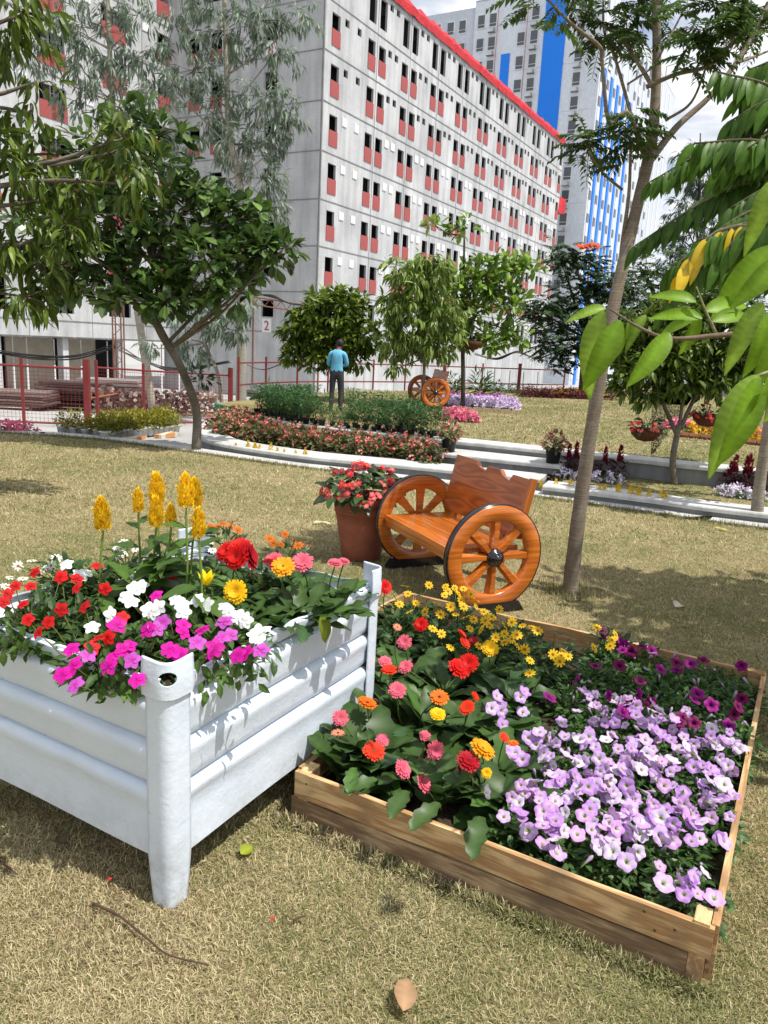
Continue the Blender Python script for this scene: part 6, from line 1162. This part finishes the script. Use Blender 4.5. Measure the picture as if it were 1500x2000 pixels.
mass(REDB, 'celosia_plant', 'dark red foliage plant in the long far bed by the fence', 'plant', 'red plants of the far bed', line(1020, 775, 1185, 781, 26)+line(1020, 771, 1185, 777, 26))
mass(YEL, 'marigold_plant', 'yellow flowering plant behind the red foliage of the far bed', 'flower', 'yellow flowers of the far bed', line(1075, 768, 1180, 772, 12, .55), (.55, .75))
mass(YEL, 'marigold_plant', 'yellow flowering plant in the bed behind the hanging baskets', 'flower', 'yellow flowers behind the baskets', line(1330, 845, 1500, 862, 12)+line(1340, 838, 1500, 854, 12)); mass(PNK, 'petunia_plant', 'pink flowering plant in the bed behind the hanging baskets', 'flower', 'pink flowers behind the baskets', line(1300, 836, 1370, 842, 6)+line(1400, 846, 1500, 857, 7))
bd = thing('flowerbed_border', 'low timber border along the bed behind the hanging baskets', 'border', G(1400, 860, .415))
for i in range(9):
    a_, b_ = G(1325+22*i, 853+2.4*i, .415), G(1345+22*i, 855.2+2.4*i, .415); mb = MB(); mb.tube([a_+UZ*.05, b_+UZ*.05], .06, 6, (.22, .09, .05)); ob('log', mb, GREYW, bd)
bd = thing('flowerbed_border', 'pale timber border along the far lilac bed', 'border', G(940, 803, .415))
for i in range(7):
    a_, b_ = G(885+19*i, 801+1.3*i, .415), G(902+19*i, 802+1.3*i, .415); mb = MB(); mb.box((a_+b_)/2+UZ*.05, np.linalg.norm(b_-a_), .05, .12, np.array([nrm(b_-a_), np.cross(UZ, nrm(b_-a_)), UZ]), (.42, .32, .2)); ob('board', mb, GREYW, bd)
SHR = [M_(mound(150, .3, .7, T_LONG, .22, (.03, .08, .02), (.08, .16, .04), up=1.2), LEAF, False), M_(mound(150, .35, .6, T_OV, .14, (.03, .07, .03), (.09, .15, .06)), LEAF, False)]
for x, y, m_, s_, l in ((935, 775, 0, 1.3, 'green leafy shrub before the slab stack'), (885, 770, 0, 1., 'green leafy shrub beside the airy tree'), (972, 772, 1, .9, 'small bronze shrub near the far fence'), (850, 770, 1, 1.1, 'grey green shrub behind the far bench'), (1000, 768, 1, .7, 'pale clipped shrub by the far red bed')): mass([SHR[m_]], 'shrub', l, 'shrub', None, [G(x, y, .415)], (s_, s_))
# second bench far behind
fb = G(835, 795, .415); bench('wheel_bench', 'small orange cartwheel bench far back among the seedlings', fb, np.array([.25, -.97, 0]), .95)
# hanging baskets
COIR = m_plain('coir_basket', (.10, .045, .025), .95, .4, 25, .1, bs=.8, bd=.02)
for x, y, l, Yd in ((1262, 840, 'hanging basket of red flowers left of the forked trunk', 11.3), (1383, 812, 'hanging basket of red flowers right of the forked trunk', 11.6), (922, 668, 'brown hanging basket in the airy tree', 20.6)):
    c = AY(x, y, Yd); r_ = .24 if Yd < 15 else .30; t = thing('hanging_basket', l, 'basket', c); mb = MB(); mb.lathe([(.001, -r_*.72), (r_*.5, -r_*.62), (r_*.85, -r_*.3), (r_, .02), (r_*.94, .02), (r_*.8, -.02), (.0, -.03)], c, 20); ob('bowl', mb, COIR, t, True)
    for k in range(3): a = 2.1*k; mb = MB(); mb.tube([c+[r_*math.cos(a), r_*math.sin(a), .02], c+UZ*(.95 if Yd < 15 else .5)], .003, 4); ob('wire', mb, STEELP, t)
    if Yd < 15:
        f = begonia('red flowering plant in the '+l.replace(' of red flowers', ''), c-UZ*.02, .27, .20, 34, 9, None, (.07, .11))
# ================================================================ nursery pots at the path
NP = []
for _ in range(3): f = mound(80, .20, .30, T_OV, .075, (.12, .13, .012), (.30, .27, .02), up=.9); pm = MB(); pm.lathe([(0, 0), (.07, 0), (.09, .14), (.095, .14), (.095, .16), (.08, .16), (0, .14)], k=12); f.V = [v+[0, 0, .14] for v in f.V]; NP.append([('foliage', M_(f, LEAF, False)), ('pot', M_(pm, WHITEP))])
pts = []
for r_ in range(4): pts += [G(206+10.6*i-6*r_, 854-1.2*i-3.6*r_, 0)+np.array([0, 0, -.06]) for i in range(14)]
pts += [G(110+12*i, 845+1.2*i-2*(i % 2), 0)+np.array([0, .25, -.06]) for i in range(9)]
mass(NP, 'potted_shrub', 'yellow leaved shrub in a white pot lined up on the path', 'plant', 'yellow shrubs in white pots', pts)
STRIPE = bpy.data.materials.new('hazard_stripe'); STRIPE.use_nodes = True; st = STRIPE.node_tree; st.nodes.clear()
w_ = nd(st, 'ShaderNodeTexWave', {'Vector': coords(st, (1, 1, 1)), 'Scale': 1.7}); finish(STRIPE, st, ramp(st, w_.outputs['Fac'], [(.45, (.58, .27, .10)), (.55, (.60, .57, .48))]), .8)
for i, (x0, y0, x1, y1) in enumerate(((232, 858, 280, 851), (308, 850, 340, 844))):
    a_, b_ = G(x0, y0), G(x1, y1); t = thing('path_kerb', ('near' if i == 0 else 'far')+' orange and white striped kerb block by the potted shrubs', 'kerb', (a_+b_)/2); mb = MB(); mb.box((a_+b_)/2-UZ*.035, np.linalg.norm(b_-a_), .16, .09, np.array([nrm(b_-a_), np.cross(UZ, nrm(b_-a_)), UZ])); ob('block', mb, STRIPE, t)
p = G(437, 815); p[2] = -.06; t = thing('green_basin', 'green plastic basin behind the curved begonia bed', 'basin', p); mb = MB(); mb.lathe([(0, .0), (.16, 0), (.2, .30), (.235, .31), (.24, .40), (.225, .41), (.19, .33), (0, .3)], p, 20); ob('body', mb, m_plain('green_plastic', (.01, .20, .10), .4), t, True)
# red flowers by the fence foot at the far left
mass(PNK, 'petunia_plant', 'red flowering plant at the foot of the fence on the left', 'flower', 'red flowers by the fence', [G(x, 842, 0)-UZ*.05 for x in (5, 18, 30, 50)], (.9, 1.1)); 
# ================================================================ red fence
def fence(label, P, posts_big, h, name='mesh_fence', mesh=True):
    P = [np.array(p, float) for p in P]; t = thing(name, label, 'fence', P[0])
    for i, (a_, b_) in enumerate(zip(P[:-1], P[1:])):
        for zz in (h, .08) if mesh else (h, h*.5): mb = MB(); mb.tube([a_+UZ*zz, b_+UZ*zz], .026, 6); ob('rail', mb, PAINTR, t)
        if mesh:
            L = np.linalg.norm(b_-a_); n = int(L/.085); mb = MB(); u = (b_-a_)/L; w_ = np.cross(u, UZ)
            for k in range(1, n): c = a_+u*L*k/n; mb.add([c-u*.0035+UZ*.1, c+u*.0035+UZ*.1, c+u*.0035+UZ*h, c-u*.0035+UZ*h], np.array([[0, 1, 2, 3]]))
            for k in range(1, int(h/.085)): z = UZ*(.1+.085*k); mb.add([a_+z-UZ*.0035, b_+z-UZ*.0035, b_+z+UZ*.0035, a_+z+UZ*.0035], np.array([[0, 1, 2, 3]]))
            o = ob('wire_mesh', mb, PAINTR, t); o['kind'] = 'stuff'
    for i, p in enumerate(P):
        big = i in posts_big; mb = MB(); mb.box(p+UZ*(h+(.06 if big else 0))/2,   .12 if big else .055, .12 if big else .055, h+(.06 if big else .03)+.3); ob('post', mb, PAINTR, t)
    return t
def fz_(p): return np.array([p[0], p[1], ground_z(p[1])])
f1 = G(172, 820); f1[2] = ground_z(f1[1])
fence('red mesh fence on the left in front of the timber piles', [fz_([-16, 16.2]), fz_([-13.2, 16.5]), fz_([-10.9, 16.8]), fz_(AY(46, 800, 17.)), f1], {4}, 1.32)
f3 = AY(450, 790, 21.2); f2 = AY(281, 790, 18.9)
fence('red mesh fence between the big post and the eucalyptus trunks', [f1+[.2, .05, 0], fz_(f2), fz_(f3)], {2}, 1.36)
fence('red mesh fence running behind the man and the far bench', [np.array([f3[0]+.2, f3[1]+.1, .1]), *[np.array([*AY(x, 760, Yd)[:2], .1]) for x, Yd in ((519, 23), (580, 24.5), (640, 25.5), (728, 27), (790, 28), (866, 29), (940, 30), (1012, 31), (1100, 32.5))]], {6, 8}, 1.2, mesh=False)
# ================================================================ things in the building yard
def stack(label, x, y, Yd, n, L, D_, th, ca, cb, cat='stack', name='board_stack', yaw=0, jit=.06):
    p = AY(x, y, Yd); p[2] = ground_z(Yd); t = thing(name, label, cat, p)
    for i in range(n):
        a = yaw+RNG.normal(0, .03); X = np.array([math.cos(a), math.sin(a), 0]); mb = MB(); o_ = RNG.normal(0, jit, 2); mb.box(p+X*o_[0]+np.cross(UZ, X)*o_[1]+UZ*(th*(i+.5)+.12), L*rnd(.9, 1.05), D_, th*.72, np.array([X, np.cross(UZ, X), UZ]), shades(1, ca, cb)[0]); ob('board', mb, GREYW, t)
    for s in (-.35, .35): mb = MB(); mb.box(p+np.array([s*L, 0, .06]), .1, D_, .12, None, (.2, .15, .1)); ob('bearer', mb, GREYW, t)
    return t
stack('stack of grey formwork boards behind the big red post', 215, 770, 28., 8, 2.4, 1.2, .12, (.13, .11, .10), (.28, .25, .23)); stack('low dark stack of boards at the left by the fence', 20, 790, 24., 6, 2.6, 1.2, .08, (.10, .07, .06), (.25, .20, .18)); stack('tangled dark timber pile behind the wire mesh', 150, 785, 26., 9, 2.2, 1.4, .09, (.07, .05, .045), (.18, .14, .12), jit=.2)
stack('tall stack of white edged slabs beyond the far bench', 930, 765, 34., 11, 2.7, 1.4, .13, (.30, .28, .25), (.60, .58, .54)); stack('low rack of steel frames behind the seedlings', 580, 735, 32., 5, 4.2, .8, .16, (.05, .05, .055), (.14, .13, .12))
def pile(label, x0, x1, y, Yd, n):
    a_, b_ = AY(x0, y, Yd), AY(x1, y, Yd); zb = ground_z(Yd); a_[2] = b_[2] = zb; t = thing('block_pile', label, 'pile', (a_+b_)/2); L = np.linalg.norm(b_-a_); X = (b_-a_)/L
    for i in range(3):
        for k in range(3): mb = MB(); mb.box(a_+X*L*(i+.5)/3+np.array([0, -.45+.45*k, .10]), L/3*.92, .12, .05, np.array([X, np.cross(UZ, X), UZ]), (.45, .34, .2)); ob('pallet_board', mb, GREYW, t)
    for i in range(n):
        f = (i+.5)/n; mb = MB(); q = nrm(RNG.normal(size=4)); A = np.linalg.qr(RNG.normal(size=(3, 3)))[0]; mb.box(a_+X*L*f+np.array([0, rnd(-.5, .5), .18+rnd(0, .62)]), rnd(.09, .2), rnd(.06, .12), rnd(.05, .10), A, shades(1, (.10, .065, .05), (.46, .38, .32))[0]); ob('block', mb, GREYW, t)
pile('long pile of broken timber blocks on pallets behind the leaning tree', 180, 330, 792, 24.5, 260); pile('short pile of pale blocks left of the eucalyptus trunk', 335, 430, 788, 25.5, 150)
# orange board leaning on the pile
p = AY(200, 772, 24.); t = thing('orange_board', 'orange board lying slanted on the timber pile', 'board', p); mb = MB(); mb.box(p+[.1, 0, .0], .85, .3, .04, np.array([nrm([1, 0, .22]), [0, 1, 0], nrm([-.22, 0, 1])])); ob('panel', mb, m_plain('orange_panel', (.60, .20, .10), .6), t)
# lattice mast
p = AY(234, 770, 30.); p[2] = ground_z(30); t = thing('lattice_mast', 'rusty lattice mast standing before the left wing', 'mast', p); hz = 3.9
for sx in (-.16, .16):
    for sy in (-.16, .16): mb = MB(); mb.tube([p+[sx, sy, 0], p+[sx, sy, hz]], .03, 5); ob('leg', mb, RUST, t)
for k in range(13):
    z0, z1 = hz*k/13, hz*(k+1)/13; s = 1 if k % 2 else -1; mb = MB(); mb.tube([p+[-.16*s, -.16, z0], p+[.16*s, -.16, z1]], .014, 4); ob('lacing_bar', mb, RUST, t)
# steel props
for i, (x, Yd) in enumerate(((28, 36), (55, 37), (108, 38), (160, 39), (211, 40), (283, 41), (316, 41), (350, 42), (995, 44), (1022, 46), (1050, 48), (965, 43))):
    p = AY(x, 740, Yd); p[2] = ground_z(Yd); h = 1.45-p[2] if x < 500 else 2.6; t = thing('steel_prop', f'upright steel prop, {NUMW[i if x < 500 else [995, 1022, 1050, 965].index(x)]} of those under the '+('left wing soffit' if x < 500 else 'long facade'), 'prop', p, 'steel props left' if x < 500 else 'steel props right')
    mb = MB(); mb.tube([p, p+UZ*h*.55], .045, 6); ob('outer_tube', mb, FRAME, t); mb = MB(); mb.tube([p+UZ*h*.5, p+UZ*h], .03, 6); ob('inner_tube', mb, STEELP, t)
# hanging cables
def cable(label, pts, n=3, r=.022):
    t = thing('cable', label, 'cable', pts[0])
    for k in range(n):
        P = [np.array(q)+RNG.normal(0, .06, 3) for q in pts]; mb = MB(); mb.tube(curve(P, 8), r, 4); ob('strand', mb, BLACK, t)
cable('black cables sagging along the left wing ground floor', [AY(-40, 680, 31), AY(60, 698, 31), AY(150, 697, 31), AY(225, 676, 31)], 5); cable('black cables hanging right of the lattice mast', [AY(240, 684, 31), AY(290, 710, 31), AY(350, 722, 31), AY(450, 705, 31)], 4)
cable('thin cable sagging along the end wall', [AY(480, 708, 32), AY(520, 722, 32), AY(565, 706, 32), AY(620, 700, 32)], 1); cable('black cables looping along the far facade', [AY(930, 690, 46), AY(970, 700, 46), AY(1010, 688, 46), AY(1045, 700, 46), AY(1075, 690, 46)], 3, .035)
# lattice gantry carrying cables on the end wall
a_, b_ = AY(495, 580, 45.), AY(625, 600, 45.); t = thing('lattice_gantry', 'horizontal lattice beam with black cables on the end wall', 'beam', a_); X = nrm(b_-a_); L = np.linalg.norm(b_-a_)
for dz_ in (0, -.42): mb = MB(); mb.tube([a_+UZ*dz_, b_+UZ*dz_], .04, 5); ob('chord', mb, RUST, t)
for k in range(12): mb = MB(); mb.tube([a_+X*L*k/12+UZ*(0 if k % 2 else -.42), a_+X*L*(k+1)/12+UZ*(-.42 if k % 2 else 0)], .022, 4); ob('lacing_bar', mb, RUST, t)
for k in range(3): mb = MB(); mb.tube(curve([a_+UZ*(.1+.06*k), a_+X*L*.3+UZ*(.25-.05*k), a_+X*L*.6+UZ*(-.05), b_+UZ*.1], 6), .05, 5); ob('cable', mb, BLACK, t)
mb = MB(); mb.tube([b_-UZ*5.5, b_+UZ*.1], .06, 6); ob('support_post', mb, RUST, t); mb = MB(); mb.tube([a_-UZ*4.9, a_+UZ*.1], .06, 6); ob('support_post', mb, RUST, t)
# ================================================================ litter on the lawn
TWIGM = m_plain('dry_twig', (.075, .042, .026), .9, .3, 40)
for l, pts, r in (('long thin brown twig on the grass in front of the crate leg', [(182, 1765), (230, 1787), (290, 1835), (330, 1865), (408, 1885)], .0045), ('short dark twig at the left edge of the picture', [(-20, 1668), (10, 1690), (34, 1708)], .005), ('tiny dark twig on the grass left of the bed corner', [(572, 1798), (585, 1792), (597, 1788)], .004)):
    P = np.array([G(x, y, .028) for x, y in pts]); t = thing('fallen_twig', l, 'twig', P[0]); mb = MB(); mb.tube(curve(P, 5), np.linspace(r*1.2, r*.6, len(curve(P, 5))), 6); ob('wood', mb, TWIGM, t, True)
def drop(label, x0, y0, x1, y1, col, w=.42, z=.03, name='fallen_leaf', up=.8):
    A, B = G(x0, y0, z), G(x1, y1, z); t = thing(name, label, 'leaf', A); me = green_leaf(leaf_tpl(w, .22, .35, n=10, wave=.03, vein=.08), np.array(col)*.9, np.array(col)*1.1); place(me, 'blade', t, A, B-A+UZ*.008, np.array([.1, -.2, up]), float(np.linalg.norm(B-A))); return t
t = drop('curled brown dead leaf lying on the grass at the bottom', 787, 1975, 798, 1900, (.40, .25, .14), .5, .045); stem(t, G(787, 1978, .035), G(808, 1994, .025), .002, .004, (.25, .16, .08))
drop('small yellow green leaf between crate leg and timber bed', 470, 1668, 495, 1652, (.26, .30, .03), .8); drop('small dead leaf under the left side of the crate', 122, 1650, 118, 1625, (.16, .11, .07), .5)
drop('yellow fallen leaf on the right of the lawn near the kerb', 1395, 1030, 1425, 1034, (.60, .50, .16), .3); drop('pale dry leaf on the lawn beside the slender trunk', 1140, 1143, 1205, 1150, (.50, .42, .25), .16); drop('pale dry leaf on the shaded lawn at the right', 1318, 1185, 1335, 1175, (.55, .50, .38), .5); drop('pale dry leaf at the right edge of the lawn', 1464, 1128, 1500, 1132, (.5, .44, .28), .2); drop('pale dry leaf on the lawn left of the terracotta pot', 612, 1020, 652, 1018, (.55, .48, .30), .2)
for i, (x, y) in enumerate(((210, 1720), (528, 1797))): drop(('red petal below the crate leg' if i == 0 else 'red petal in front of the timber bed')+' on the grass', x, y, x+10, y-3, (.5, .03, .03), .7, .03, 'fallen_petal')
